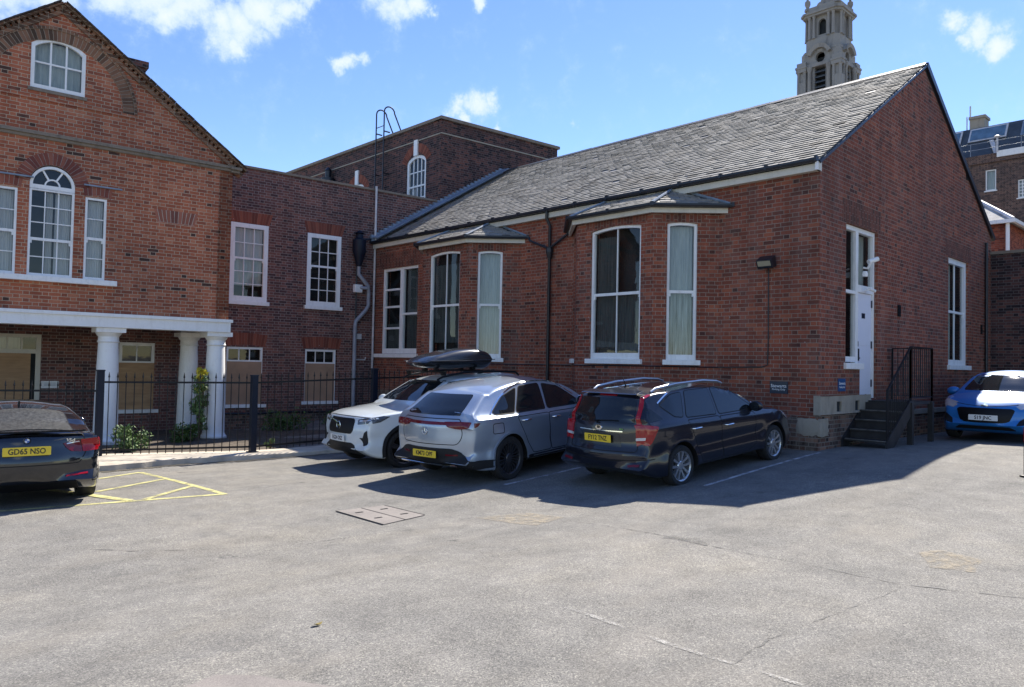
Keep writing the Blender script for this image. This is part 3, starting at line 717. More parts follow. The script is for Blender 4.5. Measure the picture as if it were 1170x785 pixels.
# ---- the two canted bays
def bay(vr, vl, p, fwin, cwin, fcurt, ccurt, flabel, clabel, lab):
    root = MB(); zt = 4.93
    c = math.sqrt(.5); n1 = Fr((U0, vr), (-c, c), (-c, -c)); n3 = Fr((U0-p, vl-p), (c, c), (-c, c)); nf = Fr((U0-p, 0), (0, 1), (-1, 0)); Lc = p/c
    wall(root, n1, rect(0, Lc, -.1, zt), [arch_top(cwin[0], cwin[1], cwin[2], cwin[3]-.03, cwin[3])], t=.28, o=0)
    wall(root, nf, rect(vr+p, vl-p, -.1, zt), [arch_top(fwin[0], fwin[1], fwin[2], fwin[3]-.06, fwin[3])], t=.28, o=0)
    wall(root, n3, rect(0, Lc, -.1, zt), [arch_top(cwin[0]+.05, cwin[1]+.05, cwin[2], cwin[3]-.03, cwin[3])], t=.28, o=0)
    b = root.build('bay', M['brick_hall'], hall, recalc=False); b['label'] = lab
    mb = MB()
    for fr, a0, a1 in ((n1, 0, Lc+.01), (nf, vr+p-.01, vl-p+.01), (n3, -.01, Lc)):
        wall(mb, fr, rect(a0, a1, -.1, 1.0), [], t=.03, o=.02); 
    mb.build('bay_plinth', M['brick_plinth'], b, recalc=False)
    soldier(b, n1, cwin[0]-.12, cwin[1]+.12, cwin[3]+.0, zt-.02, 0, M['soldier_dark'])
    soldier(b, nf, fwin[0]-.15, fwin[1]+.15, fwin[3]-.0, zt-.02, 0, M['soldier_dark'])
    kw = dict(o=-.09, fw=.055, nx=2, nz=2, sill=.10, sill_out=.07, depth=.27)
    sash(b, nf, fwin[0], fwin[1], fwin[2]+.02, fwin[3]-.06, zt=fwin[3], curt=fcurt, label=flabel, fwb=.12, name='bay_window', **kw)
    kw['nx'] = 1
    sash(b, n1, cwin[0], cwin[1], cwin[2]+.02, cwin[3]-.03, zt=cwin[3], curt=ccurt, label=clabel, fwb=.10, name='bay_window', **kw)
    sash(b, n3, cwin[0]+.05, cwin[1]+.05, cwin[2]+.02, cwin[3]-.03, zt=cwin[3], curt=[('blind_and_reflection', 0, 1, 0, 1)], name='bay_window', **kw)
    # roof: five faces leaning on the wall
    ov = .16; ze = 4.97; za = 5.46
    P = [Vector((U0-.001, vr-ov*1.4, ze)), Vector((U0-p-ov, vr+p-ov*.45, ze)), Vector((U0-p-ov, vl-p+ov*.45, ze)), Vector((U0-.001, vl+ov*1.4, ze))]
    A = Vector((U0-.02, vr+p+.15, za)); B = Vector((U0-.02, vl-p-.15, za))
    mb = MB(); lo = Vector((0, 0, -.05))
    for f in ([P[0], P[1], A], [P[1], P[2], B, A], [P[2], P[3], B]):
        mb.face(f)
    mb.face([q+lo for q in P]); 
    for a_, b_ in zip(P, P[1:]): mb.face([a_, b_, b_+lo, a_+lo])
    br = mb.build('bay_roof', M['slate_dark'], b, recalc=False)
    def tri(c0, c1, top, top2=None, seed=1):
        al = (c1-c0); L = al.length; al = al.normalized(); t0 = (top-c0); h = (t0-al*t0.dot(al)); S = h.length; xt0 = t0.dot(al); xt1 = (top2-c0).dot(al) if top2 else xt0
        def clip(x, y): k = min(1, y/S); return x >= xt0*k-.001 and x <= L+(xt1-L)*k+.001
        slates(br, c0, al, h, L, S, .20, .13, clip=clip, seed=seed, lift=.008, th=.006)
    tri(P[0], P[1], A, None, 5); tri(P[1], P[2], A, B, 6); tri(P[2], P[3], B, None, 7)
    mb = MB()
    for a_, b_ in ((P[1], A), (P[0], A), (P[2], B)):
        mb.tube([a_+Vector((0, 0, .03)), b_+Vector((0, 0, .03))], .028, 6)
    mb.tube([A+Vector((0, 0, .02)), B+Vector((0, 0, .02))], .03, 6)
    mb.hexa([A+Vector((-.03, -.1, -.02)), A+Vector((.03, -.1, -.02)), B+Vector((.03, .1, -.02)), B+Vector((-.03, .1, -.02)), A+Vector((-.02, -.1, .07)), A+Vector((.03, -.1, .07)), B+Vector((.03, .1, .07)), B+Vector((-.02, .1, .07))])
    mb.build('flashing', M['lead'], br)
    mb = MB(); dz = Vector((0, 0, .005)); Q = []
    cen = Vector((U0, (vr+vl)/2, ze))
    for q in P: d = (q-cen); d.z = 0; Q.append(q+d.normalized()*.05+Vector((0, 0, .01)))
    for a_, b_ in zip(Q, Q[1:]): gutter(mb, a_, b_, .085, .065)
    mb.build('gutter', M['black_metal'], b)
    mb = MB()
    I = [q+(cen-q).normalized()*.06+Vector((0, 0, -.13)) for q in P]
    for a_, b_ in zip(P, P[1:]):
        ia = a_+(cen-a_).normalized()*.05; ib = b_+(cen-b_).normalized()*.05
        mb.hexa([ia+Vector((0, 0, -.15)), ib+Vector((0, 0, -.15)), ib+(cen-ib).normalized()*.08+Vector((0, 0, -.15)), ia+(cen-ia).normalized()*.08+Vector((0, 0, -.15)),
                 ia+Vector((0, 0, -.055)), ib+Vector((0, 0, -.055)), ib+(cen-ib).normalized()*.08+Vector((0, 0, -.055)), ia+(cen-ia).normalized()*.08+Vector((0, 0, -.055))])
    mb.build('fascia', M['soffit'], b, recalc=False)
    return b
ccx = lambda v, u: (math.hypot(U0-u, 0))*math.sqrt(2)
bay(7.71, 11.47, .9, (8.90, 10.18, 1.98, 4.69), (.42, 1.00, 1.98, 4.66),
    [('blind_dark', 0, .52, 0, .5), ('blind_dark', .54, 1, .05, .95)], [('blind_and_reflection', 0, 1, .5, 1), ('curtain_net', 0, 1, 0, .5)],  # pale sheet in the upper canted pane stands in for its reflection
    'tall two pane sash with dark blinds facing the blue estate car', 'narrow sash with a patterned net curtain below the rail', 'canted brick bay nearest the corner, with the larger sash')
bay(13.25, 16.9, .9, (14.46, 15.70, 1.98, 4.70), (.42, 1.03, 1.98, 4.64),
    [('blind_dark', 0, 1, .1, .9)], [('blind_and_reflection', 0, 1, 0, 1)],  # pale sheet paints the reflections of the canted pane
    'tall sash with dark panes above the roof box', 'narrow sash whose pale sheet stands in for reflections', 'canted brick bay behind the white car with the roof box')
# flat window at the far end: mullion, left light of four panes, right sash
fl = MB(); wall(fl, FF, rect(17.44, 19.25, 2.10, 4.66), [rect(17.50, 18.22, 2.25, 4.58), rect(18.38, 19.17, 2.25, 4.58)], t=.09, o=-.05)
for z in (3.50, 2.86, 4.02): FF.box(fl, 18.38, 19.17, z-.03, z+.03, -.12, -.07)
FF.box(fl, 17.50, 18.22, 3.24, 3.30, -.12, -.06)
fl = fl.build('window', M['white_paint'], hall, recalc=False); fl['label'] = 'wide two light window at the far end of the hall'
mb = MB(); mb.face([FF.p(17.5, 2.2, -.1), FF.p(19.2, 2.2, -.1), FF.p(19.2, 4.6, -.1), FF.p(17.5, 4.6, -.1)]); mb.build('glass', M['glass'], fl, recalc=False)
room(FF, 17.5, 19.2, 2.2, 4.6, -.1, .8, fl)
mb = MB(); mb.face([FF.p(17.5, 2.2, -.2), FF.p(18.2, 2.2, -.2), FF.p(18.2, 4.6, -.2), FF.p(17.5, 4.6, -.2)]); mb.face([FF.p(18.4, 2.2, -.2), FF.p(19.2, 2.2, -.2), FF.p(19.2, 3.0, -.2), FF.p(18.4, 3.0, -.2)]); mb.build('curtain', M['blind_dark'], fl, recalc=False)
mb = MB(); FF.box(mb, 17.36, 19.55, 1.98, 2.09, -.08, .07); mb.build('sill', M['white_paint'], fl, bevel=.01)
soldier(hall, FF, 17.3, 19.4, 4.67, 5.12, .05, M['soldier_dark'])
# gable window and door
sash(hall, FG, 19.66, 21.18, 2.04, 4.62, o=-.10, nx=2, nz=2, fw=.13, bw=.03, sill=.11, sill_out=.07, curt=[('blind_and_reflection', 0, .48, 0, 1)], label='tall sash window beyond the steps', fwb=.13)
soldier(hall, FG, 19.45, 21.4, 4.63, 5.02, .0, M['soldier_dark']); soldier(hall, FG, 13.7, 15.5, 4.60, 5.02, .0, M['soldier_dark'])
mb = MB()
fo, fi = -.06, -.15
for (a, b, c, d) in ((13.88, 13.95, 2.0, 4.58), (14.46, 14.58, 1.33, 4.58), (15.28, 15.355, 1.33, 4.58), (13.88, 15.355, 4.50, 4.585), (14.5, 15.3, 3.36, 3.46), (13.88, 14.5, 2.02, 2.12), (13.88, 14.5, 3.31, 3.37), (14.52, 15.3, 3.46, 3.50)):
    FG.box(mb, a, b, c, d, fi+random.uniform(0, .004), fo+random.uniform(0, .004))
dr = mb.build('door', M['white_paint'], hall, recalc=False); dr['label'] = 'white side door with a fanlight and a sash beside it'
mb = MB(); FG.box(mb, 14.585, 15.275, 1.335, 3.355, -.14, -.085)
for (a, b, c, d) in ((14.66, 15.20, 1.5, 2.2), (14.66, 15.20, 2.35, 3.2)): FG.box(mb, a, b, c, d, -.09, -.079)
mb.build('door_leaf', M['door_white'], dr, bevel=.004)
mb = MB(); 
for q in (rect(13.94, 14.48, 2.1, 4.52), rect(14.57, 15.29, 3.48, 4.52)): mb.face([FG.p(x, z, -.11) for x, z in q])
mb.build('glass', M['glass'], dr, recalc=False)
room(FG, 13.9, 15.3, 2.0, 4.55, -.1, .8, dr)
mb = MB(); mb.face([FG.p(x, z, -.25) for x, z in rect(14.95, 15.30, 3.48, 4.52)]); mb.face([FG.p(x, z, -.22) for x, z in rect(13.94, 14.2, 2.1, 4.5)]); mb.build('curtain', M['blind_and_reflection'], dr, recalc=False)
mb = MB(); FG.box(mb, 13.80, 14.60, 1.885, 2.0, -.1, .06); mb.build('sill', M['white_paint'], dr, bevel=.01)
mb = MB(); FG.box(mb, 14.62, 14.66, 2.05, 2.28, -.085, -.06); mb.bar(FG.p(14.64, 2.1, -.04), FG.p(14.64, 2.1, -.09), .02); FG.box(mb, 14.60, 14.64, 2.32, 2.42, -.085, -.07); mb.build('handle', M['black_metal'], dr)
mb = MB(); FG.box(mb, 14.80, 14.96, 2.87, 2.97, -.084, -.076); pl_ = mb.build('name_plate', M['sign_navy'], dr)
for z in (1.55, 2.3, 3.1): mb = MB(); FG.box(mb, 15.26, 15.29, z, z+.14, -.09, -.06); mb.build('hinge', M['alloy_dark'], dr)
# vents, slots and small fixings of the hall
for fr, s, z, w_, h_ in ((FG, 16.5, 3.12, .16, .24), (FG, 21.2, 6.78, .42, .16), (FF, 10.65, 1.42, .34, .16), (FG, 22.3, 3.0, .14, .25)):
    mb = MB(); fr.box(mb, s-w_/2, s+w_/2, z-h_/2, z+h_/2, .0, .018)
    for k in range(4): fr.box(mb, s-w_/2+.01, s+w_/2-.01, z-h_/2+h_*(k+.2)/4, z-h_/2+h_*(k+.5)/4, .018, .028)
    mb.build('air_brick', M['car_black'], hall)
mb = MB(); mb.tube([FF.p(11.25, 2.0, .0), FF.p(11.25, 2.0, .09)], .03, 10); mb.box(FF.p(11.25, 2.0, .09), (.05, .09, .09)); mb.build('outlet_cap', M['white_paint'], hall)
# black downpipe between the bays with two branches
vp = 12.17; X = U0-.07
pipe(hall, [(U0-.17, vp+.02, 5.45), (U0-.17, vp+.02, 5.30), (X, vp, 5.12), (X, vp, .52)], .038, M['black_metal'], collars=((2, .12), (2, .4), (2, .75)))
mb = MB(); mb.lathe((X, vp, 4.52), [(.055, -.16), (.09, -.02), (.09, .08), (.095, .09)], 12); mb.build('rainwater_head', M['black_metal'], hall)
pipe(hall, [(X-.02, 11.55, 4.93), (X-.02, 11.6, 4.86), (X, vp-.05, 4.62)], .03, M['black_metal'], name='branch_pipe')
pipe(hall, [(X-.02, 12.85, 4.93), (X-.02, 12.82, 4.84), (X, vp+.05, 4.60)], .03, M['black_metal'], name='branch_pipe')
# black cable run low on the front and up to the floodlight
mb = MB(); y = 6.69
pts = [FF.p(6.69, 3.72, .012), FF.p(6.68, 2.4, .012), FF.p(6.69, 1.93, .012), FF.p(6.8, 1.89, .014), FF.p(7.7, 1.87, .012)]
mb.tube(pts, .012, 6); mb.build('cable', M['black_metal'], hall)
c = math.sqrt(.5)
mb = MB(); mb.tube([(U0-.012, 7.7, 1.87), (U0-.9-.01, 8.6, 1.87), (U0-.915, 10.58, 1.86), (U0-.02, 11.5, 1.86), (U0-.015, 12.9, 1.85), (U0-.91, 13.8, 1.85), (U0-.915, 15.9, 1.84)], .012, 6); mb.build('cable', M['black_metal'], hall)
# floodlight
fl = thing('floodlight', 'old grey floodlight on the front wall of the hall near its corner', 'floodlight', FF.p(6.66, 3.83))
mb = MB(); x0 = -.12
mb.hexa([(-.05, -.15, -.12), (-.20, -.15, -.16), (-.20, .15, -.16), (-.05, .15, -.12), (-.10, -.15, .08), (-.27, -.15, -.02), (-.27, .15, -.02), (-.10, .15, .08)]); mb.build('housing', M['black_metal'], fl, bevel=.01)
mb = MB(); mb.face([(-.206, -.125, -.145), (-.206, .125, -.145), (-.268, .125, -.035), (-.268, -.125, -.035)])
mb.face([(-.07, -.125, -.13), (-.195, -.125, -.165), (-.195, .125, -.165), (-.07, .125, -.13)]); mb.build('lens', plain('lens_dirty', (.34, .31, .22), .3), fl, recalc=False)
mb = MB(); mb.bar((0, 0, 0), (-.12, 0, 0), .05); mb.box((-.01, 0, 0), (.02, .12, .12)); mb.build('bracket', M['black_metal'], fl)
# wall signs
def sign(name, label, cat, fr, s0, s1, z0, z1, mat, lines, group=None, frame=None):
    t = thing(name, label, cat, fr.p((s0+s1)/2, z0, 0), 0, group)
    o_ = Vector(t.location); mb = MB(); 
    P = [fr.p(s0, z0, .002)-o_, fr.p(s1, z0, .002)-o_, fr.p(s1, z1, .002)-o_, fr.p(s0, z1, .002)-o_]; mb.prism(P, fr.n*.014); mb.build('plate', mat, t)
    xd = fr.a if fr.a.cross(Vector((0, 0, 1))).dot(fr.n) > 0 else -fr.a
    for (tx, sz, k, mt) in lines:
        text_part('lettering', tx, sz, mt, t, fr.p((s0+s1)/2, z0+(z1-z0)*k, .0185)-o_, xd, (0, 0, 1), .002)
    return t
sign('parking_sign', 'small dark navy parking sign on the front wall by the corner', 'sign', FF, 6.30, 6.64, 1.42, 1.64, M['sign_navy'], [('Stewarts', .085, .62, M['ink_white']), ('Parking Only', .048, .34, M['ink_white'])])
sign('parking_sign', 'small blue sign on the gable wall under the sash beside the door', 'sign', FG, 13.55, 13.86, 1.48, 1.71, M['sign_blue'], [('Stewarts', .075, .62, M['ink_white']), ('Parking Only', .044, .32, M['ink_white'])])
# camera above the door
ct = thing('security_camera', 'white security camera above the side door', 'camera', FG.p(14.62, 3.82))
mb = MB(); mb.tube([(0, -.02, 0), (0, -.10, -.02), (.0, -.16, .10)], .022, 8); mb.build('bracket', M['white_paint'], ct, smooth=40)
mb = MB(); mb.tube([(-.02, -.12, .10), (.16, -.22, .17)], .045, 12); mb.lathe((0, -.05, -.12), [(.05, -.05), (.055, 0), (.04, .05)], 12); mb.build('housing', M['white_paint'], ct, smooth=40)
lt = thing('door_lamp', 'small white bulkhead lamp on the rail above the side door', 'lamp', FG.p(14.85, 3.40))
mb = MB(); mb.bar((0, .07, 0), (0, -.10, .02), .02); mb.tube([(-.12, -.09, .02), (.12, -.10, .0)], .03, 8); mb.build('body', M['white_paint'], lt, smooth=40)
# ---- steel steps
st = thing('metal_steps', 'dark steel steps with railings up to the white side door', 'steps', (14.2, 5.3, .46))
S_ = Vector((14.2, 5.3, .46))
def L3(u, v, z): return Vector((u, v, z))-S_
zl = 1.30; u_top = 14.85; u_bot = 13.72; vi, vo = 5.70, 4.97; nst = 5
for k in range(nst):
    z = .47+(zl-.47)*(k+1)/(nst+0) - (zl-.47)/nst*0
    u = u_bot+(u_top-u_bot)*k/(nst)
    if k == nst-1: break
    mb = MB(); mb.hexa([L3(u, vo, z-.035), L3(u+.27, vo, z-.035), L3(u+.27, vi, z-.035), L3(u, vi, z-.035), L3(u, vo, z), L3(u+.27, vo, z), L3(u+.27, vi, z), L3(u, vi, z)])
    mb.hexa([L3(u+.26, vo, z), L3(u+.27, vo, z), L3(u+.27, vi, z), L3(u+.26, vi, z), L3(u+.26, vo, z+.135), L3(u+.27, vo, z+.135), L3(u+.27, vi, z+.135), L3(u+.26, vi, z+.135)])
    tr_ = mb.build('tread', M['stair_metal'], st)
    mb = MB(); mb.hexa([L3(u-.012, vo+.01, z-.012), L3(u+.035, vo+.01, z+.001), L3(u+.035, vi-.01, z+.001), L3(u-.012, vi-.01, z-.012), L3(u-.012, vo+.01, z+.006), L3(u+.035, vo+.01, z+.006), L3(u+.035, vi-.01, z+.006), L3(u-.012, vi-.01, z+.006)]); mb.build('nosing', M['worn_steel'], tr_)
mb = MB(); mb.hexa([L3(14.8, vo, zl-.06), L3(16.02, vo, zl-.06), L3(16.02, vi, zl-.06), L3(14.8, vi, zl-.06), L3(14.8, vo, zl), L3(16.02, vo, zl), L3(16.02, vi, zl), L3(14.8, vi, zl)]); mb.build('landing', M['stair_metal'], st)
for v in (vi+.02, vo-.02):
    mb = MB(); P = [L3(u_bot-.06, v, .44), L3(u_bot-.06, v, .62), L3(u_top-.05, v, zl+.03), L3(u_top+.15, v, zl+.03), L3(u_top+.15, v, zl-.14), L3(u_bot+.18, v, .44)]
    mb.prism(P, (0, .02, 0)); mb.build('stringer', M['stair_metal'], st)
for (u, v) in ((14.85, vo), (15.95, vo), (15.95, vi-.05)):
    mb = MB(); mb.box(L3(u, v, .86), (.09, .09, .86)); mb.build('leg', M['stair_metal'], st)
hr = 1.02
def railing(name, pts, n, parent):
    mb = MB()
    for a, b in zip(pts, pts[1:]):
        a, b = Vector(a), Vector(b); up = Vector((0, 0, hr)); mb.bar(a+up, b+up, .035, .02); mb.bar(a+Vector((0, 0, .08)), b+Vector((0, 0, .08)), .03, .015)
        k = max(1, round((b-a).length/n))
        for i in range(k+1):
            p = a+(b-a)*(i/k); mb.tube([p+Vector((0, 0, .08)), p+up], .009, 5)
        for e in (a, b): mb.box(e+Vector((0, 0, hr/2)), (.03, .03, hr))
    return mb.build(name, M['rail_metal'], parent)
railing('railing', [L3(u_bot, vo, .50), L3(u_top, vo, zl)], .11, st)
railing('railing', [L3(u_top, vo, zl), L3(16.0, vo, zl)], .10, st); railing('railing', [L3(16.0, vo, zl), L3(16.0, vi, zl)], .10, st)
pipe(hall, [L for L in (FG.p(22.55, 5.3, .06), FG.p(22.55, .5, .06))], .035, M['black_metal'])
# stepped lead flashing and upstand where the roof meets the wing
fls = MB(); a_ = Vector((U0-.2, VE-.03, ZE+.0)); b2 = Vector((UR-.35, 19.27, ZR-.12)); n = 34
for i in range(n):
    p = a_.lerp(b2, i/n); q = a_.lerp(b2, (i+1)/n)
    fls.hexa([p+Vector((0, -.05, 0)), q+Vector((0, -.05, 0)), q+Vector((0, .2, 0)), p+Vector((0, .2, 0)), p+Vector((0, -.02, .24)), Vector((q.x, q.y-.02, p.z+.24)), Vector((q.x, q.y+.2, p.z+.24)), p+Vector((0, .2, .24))])
fls.hexa([a_+Vector((0, -.35, .10)), b2+Vector((0, -.35, .10)), b2+Vector((0, -.05, .12)), a_+Vector((0, -.05, .12)), a_+Vector((0, -.35, .12)), b2+Vector((0, -.35, .12)), b2+Vector((0, -.05, .15)), a_+Vector((0, -.05, .15))])
fls.build('stepped_flashing', M['lead'], roof)
# ================================================================ the wing (plain dark brick) and the gabled house
aw = Vector((-.9966, .082, 0)); nw_ = Vector((-.082, -.9966, 0))
FW = Fr((12.76, 19.7), aw, nw_)                     # wing front; s runs leftwards
def shifted(fr, o): f = Fr((0, 0), fr.a, fr.n); f.o = fr.o+fr.n*o; return f
FH = shifted(FW, 2.6)                               # upper front of the gabled house
wing = thing('brick_wing', 'two storey dark brown brick wing with flat parapet and white sash windows', 'building', FW.p(2, 0))
wo = Vector(wing.location)
def WB(mb, name, mat, parent=None, **k):
    o = mb.build(name, mat, parent, **k); o.location -= wo if parent is wing else Vector((0, 0, 0)); return o
def fixloc(root):
    """children were built in world coordinates: bring direct children into the frame of the root"""
    for ch in root.children: ch.location = ch.location-Vector(root.location)
mb = MB()
H_ = [rect(3.36, 4.40, 3.45, 5.59), rect(1.14, 2.20, 3.45, 5.56), rect(3.42, 4.42, .52, 2.18), rect(1.18, 2.18, .60, 2.17)]
wall(mb, FW, rect(-2.32, 5.0, -.3, 7.12), H_, t=.3)
b = FW.p(-2.32, 0, -.3); FWs = Fr((b.x, b.y), (0, 1), (-1, 0))
mb.build('wall', M['brick_wing'], wing, recalc=False)
mb = MB(); FW.box(mb, -2.36, 4.9, 7.12, 7.19, -.34, .04); mb.build('coping', M['coping'], wing, bevel=.01)
mb = MB(); FW.box(mb, -2.3, 9, 6.9, 6.95, -6, -.3); mb.build('flat_roof', M['lead'], wing)
k = dict(o=-.04, fw=.12, nx=3, bw=.022, sill=.11, sill_out=.08, sill_ext=.06)
sash(wing, FW, 3.36, 4.40, 3.45, 5.59, nz=5, low=3, meet=.55, curt=[('blind_cream', 0, 1, .55, 1), ('blind_and_reflection', 0, 1, .16, .56)], label='upper sash with a cream blind, beside the gabled house', **k)
sash(wing, FW, 1.14, 2.20, 3.45, 5.56, nz=5, low=3, meet=.55, curt=[], label='upper sash with dark panes, nearest the hopper', **k)
soldier(wing, FW, 3.34, 4.42, 5.60, 5.92, .10, M['soldier_red']); soldier(wing, FW, 1.12, 2.22, 5.57, 5.90, .10, M['soldier_red'])
soldier(wing, FW, 3.36, 4.48, 2.19, 2.52, .06, M['soldier_red'], rise=.05); soldier(wing, FW, 1.12, 2.24, 2.18, 2.50, .08, M['soldier_red'], rise=.05)
def boarded(parent, fr, s0, s1, z0, z1, zt, nx, mat, label, sill_z=None, fw=.06, o=-.07):
    mb = MB(); wall(mb, fr, rect(s0, s1, z0, z1), [rect(s0+fw, s1-fw, zt+.04, z1-fw), rect(s0+fw, s1-fw, z0+.02, zt-.02)], t=.07, o=o+.05)
    bars(mb, fr, s0+fw, s1-fw, zt+.04, z1-fw, nx, 1, .025, o-.01, o+.02)
    f = mb.build('window', M['white_paint'], parent, recalc=False); f['label'] = label
    mb = MB(); mb.face([fr.p(x, z, o) for x, z in rect(s0+fw, s1-fw, zt, z1-fw)]); mb.build('glass', M['glass'], f, recalc=False)
    room(fr, s0+fw, s1-fw, zt, z1-fw, o, .4, f)
    mb = MB(); fr.box(mb, s0+.02, s1-.02, z0+.005, zt, o+.03, o+.052); mb.build('board', mat, f)
    mb = MB(); fr.box(mb, s0-.12, s1+.10, z0-.09, z0-.002, o-.02, .05); mb.build('sill', M['white_paint'], f, bevel=.008)
boarded(wing, FW, 3.42, 4.42, .60, 2.18, 1.78, 3, M['board'], 'boarded ground floor window next to the white column')
boarded(wing, FW, 1.22, 2.18, .66, 2.17, 1.76, 3, M['board'], 'boarded ground floor window next to the grey drainpipe')
mb = MB(); wall(mb, FW, rect(-.2, 5, -.3, .34), [], t=.05, o=.03); mb.build('plinth', M['brick_plinth'], wing, recalc=False)
mb = MB(); mb.tube([FW.p(s, .36+.015*math.sin(s*3), .05) for s in (0, .6, 1.2, 1.8, 2.4, 3, 3.6, 4.2, 4.9)], .03, 8); mb.tube([FW.p(.62, 5.2, .03), FW.p(.62, .4, .03)], .02, 6); mb.build('cable', M['black_metal'], wing)
# hopper, grey downpipe with a swan neck, pale soil pipe
mb = MB(); c_ = FW.p(.62, 5.05, .16)
mb.lathe(c_, [(.07, -.34), (.17, .0), (.2, .10), (.2, .46), (.12, .52), (.10, .64), (.15, .66), (.06, .74)], 14); mb.bar(FW.p(.62, 5.55, .1), FW.p(-.05, 5.62, .08), .05); mb.build('rainwater_hopper', M['navy_metal'], wing, smooth=35)
pipe(wing, [FW.p(.62, 4.75, .16), FW.p(.62, 4.48, .16), FW.p(.30, 4.15, .16), FW.p(.26, 3.95, .14), FW.p(.26, 3.55, .14), FW.p(.34, 3.4, .13), FW.p(.66, 3.05, .12), FW.p(.68, 2.9, .12), FW.p(.68, 0.0, .12)], .06, M['grey_pipe'], collars=((7, .05), (7, .45), (7, .8)))
pipe(wing, [FW.p(.06, 7.25, .10), FW.p(.06, .62, .10), FW.p(.0, .45, .12), FW.p(-.0, .2, .12)], .035, M['pale_pipe'], name='soil_pipe', collars=((0, .2), (0, .5), (0, .8)))
mb = MB(); mb.tube([FW.p(.62, .42, .06), FW.p(.1, .46, .06)], .018, 6)
for k_ in range(5): mb.tube([FW.p(.52-.1*k_, .44, .03), FW.p(.52-.1*k_, .44, .10)], .03, 6)
mb.build('waste_pipe', M['white_paint'], wing)
mb = MB(); FW.box(mb, .42, .58, 2.52, 2.68, 0, .06); mb.build('junction_box', M['pale_pipe'], wing); mb = MB(); mb.tube([FW.p(.6, 1.9, .1), FW.p(.3, 1.9, .08), FW.p(.28, 1.98, .08)], .02, 6); mb.build('pipe_bracket', M['pale_pipe'], wing)
fixloc(wing)
cc = thing('security_camera', 'white box security camera on the wing beside the grey drainpipe', 'camera', FW.p(.60, 4.05))
mb = MB(); mb.box((0, -.07, 0), (.26, .14, .24)); mb.build('housing', M['white_paint'], cc, bevel=.02); mb = MB(); mb.tube([(.05, -.1, .03), (.24, -.24, .02)], .05, 10); mb.build('lens_hood', M['grey_pipe'], cc, smooth=40)

# ---------------- gabled house on white columns
house = thing('gabled_brick_house', 'red brick gabled house with an arched window, standing on white columns', 'building', FH.p(8, 0))
ho = Vector(house.location)
mb = MB()
AP = (8.84, 9.16); Rf = (5.22, 6.50); Lf = (12.5, 6.50)
win_t = arch_top(8.38, 9.37, 7.34, 8.26, 8.44)
win_c = arch_top(8.50, 9.31, 3.48, 5.38, 5.79, 16)
wall(mb, FH, [(5.24, 2.74), (12.6, 2.74), (12.6, 6.5), Lf, AP, Rf, (5.24, 6.5)], [win_t, win_c, rect(7.89, 8.30, 3.48, 5.23), rect(9.51, 9.92, 3.48, 5.23)], t=.35)
FHs = Fr((FH.p(5.24, 0).x, FH.p(5.24, 0).y), -FW.n, -aw)
wall(mb, FHs, rect(0.0, 2.6, 2.74, 6.6), [], t=.3)
mb.build('wall', M['brick_house'], house, recalc=False)
# recessed ground floor wall under the overhang
mb = MB()
wall(mb, FW, rect(5.0, 12.6, -.3, 2.75), [rect(6.22, 7.05, .47, 2.21), rect(8.70, 10.6, -.05, 2.33)], t=.3, o=.004)
mb.build('ground_floor_wall', M['brick_wing'], house, recalc=False)
boarded(house, FW, 6.20, 7.06, .52, 2.22, 1.70, 2, M['plywood'], 'boarded window behind the white columns', fw=.09)
mb = MB(); wall(mb, FW, rect(8.70, 10.6, -.05, 2.33), [rect(8.80, 10.5, 1.98, 2.25), rect(8.80, 10.5, -.0, 1.88)], t=.08, o=-.02)
bars(mb, FW, 8.80, 10.5, 1.98, 2.25, 6, 1, .03, -.08, -.03)
ed = mb.build('door', M['soffit'], house, recalc=False); ed['label'] = 'boarded entrance with a row of panes above, far left'
mb = MB(); mb.face([FW.p(x, z, -.06) for x, z in rect(8.8, 10.5, 1.95, 2.27)]); mb.build('glass', M['glass'], ed, recalc=False)
room(FW, 8.8, 10.5, 1.95, 2.3, -.06, .5, ed)
mb = MB(); mb.face([FW.p(x, z, -.14) for x, z in rect(9.1, 10.5, 1.95, 2.27)]); mb.build('curtain', M['curtain_grey'], ed, recalc=False)
mb = MB(); FW.box(mb, 8.90, 9.52, .0, 1.88, -.06, -.035); FW.box(mb, 9.526, 10.5, .0, 1.88, -.06, -.03); mb.build('board', M['plywood'], ed)
mb = MB(); FW.box(mb, 8.8, 8.9, 0, 1.88, -.2, -.1); mb.build('gap', M['room_dark'], ed)
# string course, tympanum arch and brick arches
mb = MB(); FH.box(mb, 5.20, 12.6, 6.30, 6.36, -.02, .05); FH.box(mb, 5.20, 12.6, 6.362, 6.42, -.02, .09); mb.build('string_course', M['coping'], house, recalc=False)
ring_arch(house, FH, 8.86, 7.18, 1.22, 1.44, 0, 180, M['soldier_mossy'], .015, 40)
ring_arch(house, FH, 8.86, 7.18, 1.44, 1.50, 0, 180, M['soldier_mossy'], .035, 40, name='arch_moulding')
mb = MB(); FH.box(mb, 7.40, 10.4, 7.10, 7.17, -.02, .03); mb.build('arch_base', M['brick_house'], house)
mb = MB(); FH.box(mb, 8.34, 9.41, 7.27, 7.335, -.02, .03); mb.build('sill_course', M['coping'], house)
ring_arch(house, FH, 8.905, 5.38, .41, .66, 4, 176, M['soldier_house'], .008, 26)
for s0, s1 in ((7.86, 8.30), (9.50, 9.95)):
    soldier(house, FH, s0-.04, s1+.02, 5.24, 5.44, .03, M['soldier_house'], .008, rise=.05)
    mb = MB(); FH.box(mb, s0-.25, s1+.04, 5.47, 5.50, -.02, .05); mb.build('lead_cover', M['lead'], house)
soldier(house, FH, 6.08, 6.87, 4.90, 5.18, .08, M['soldier_blind'], .006)
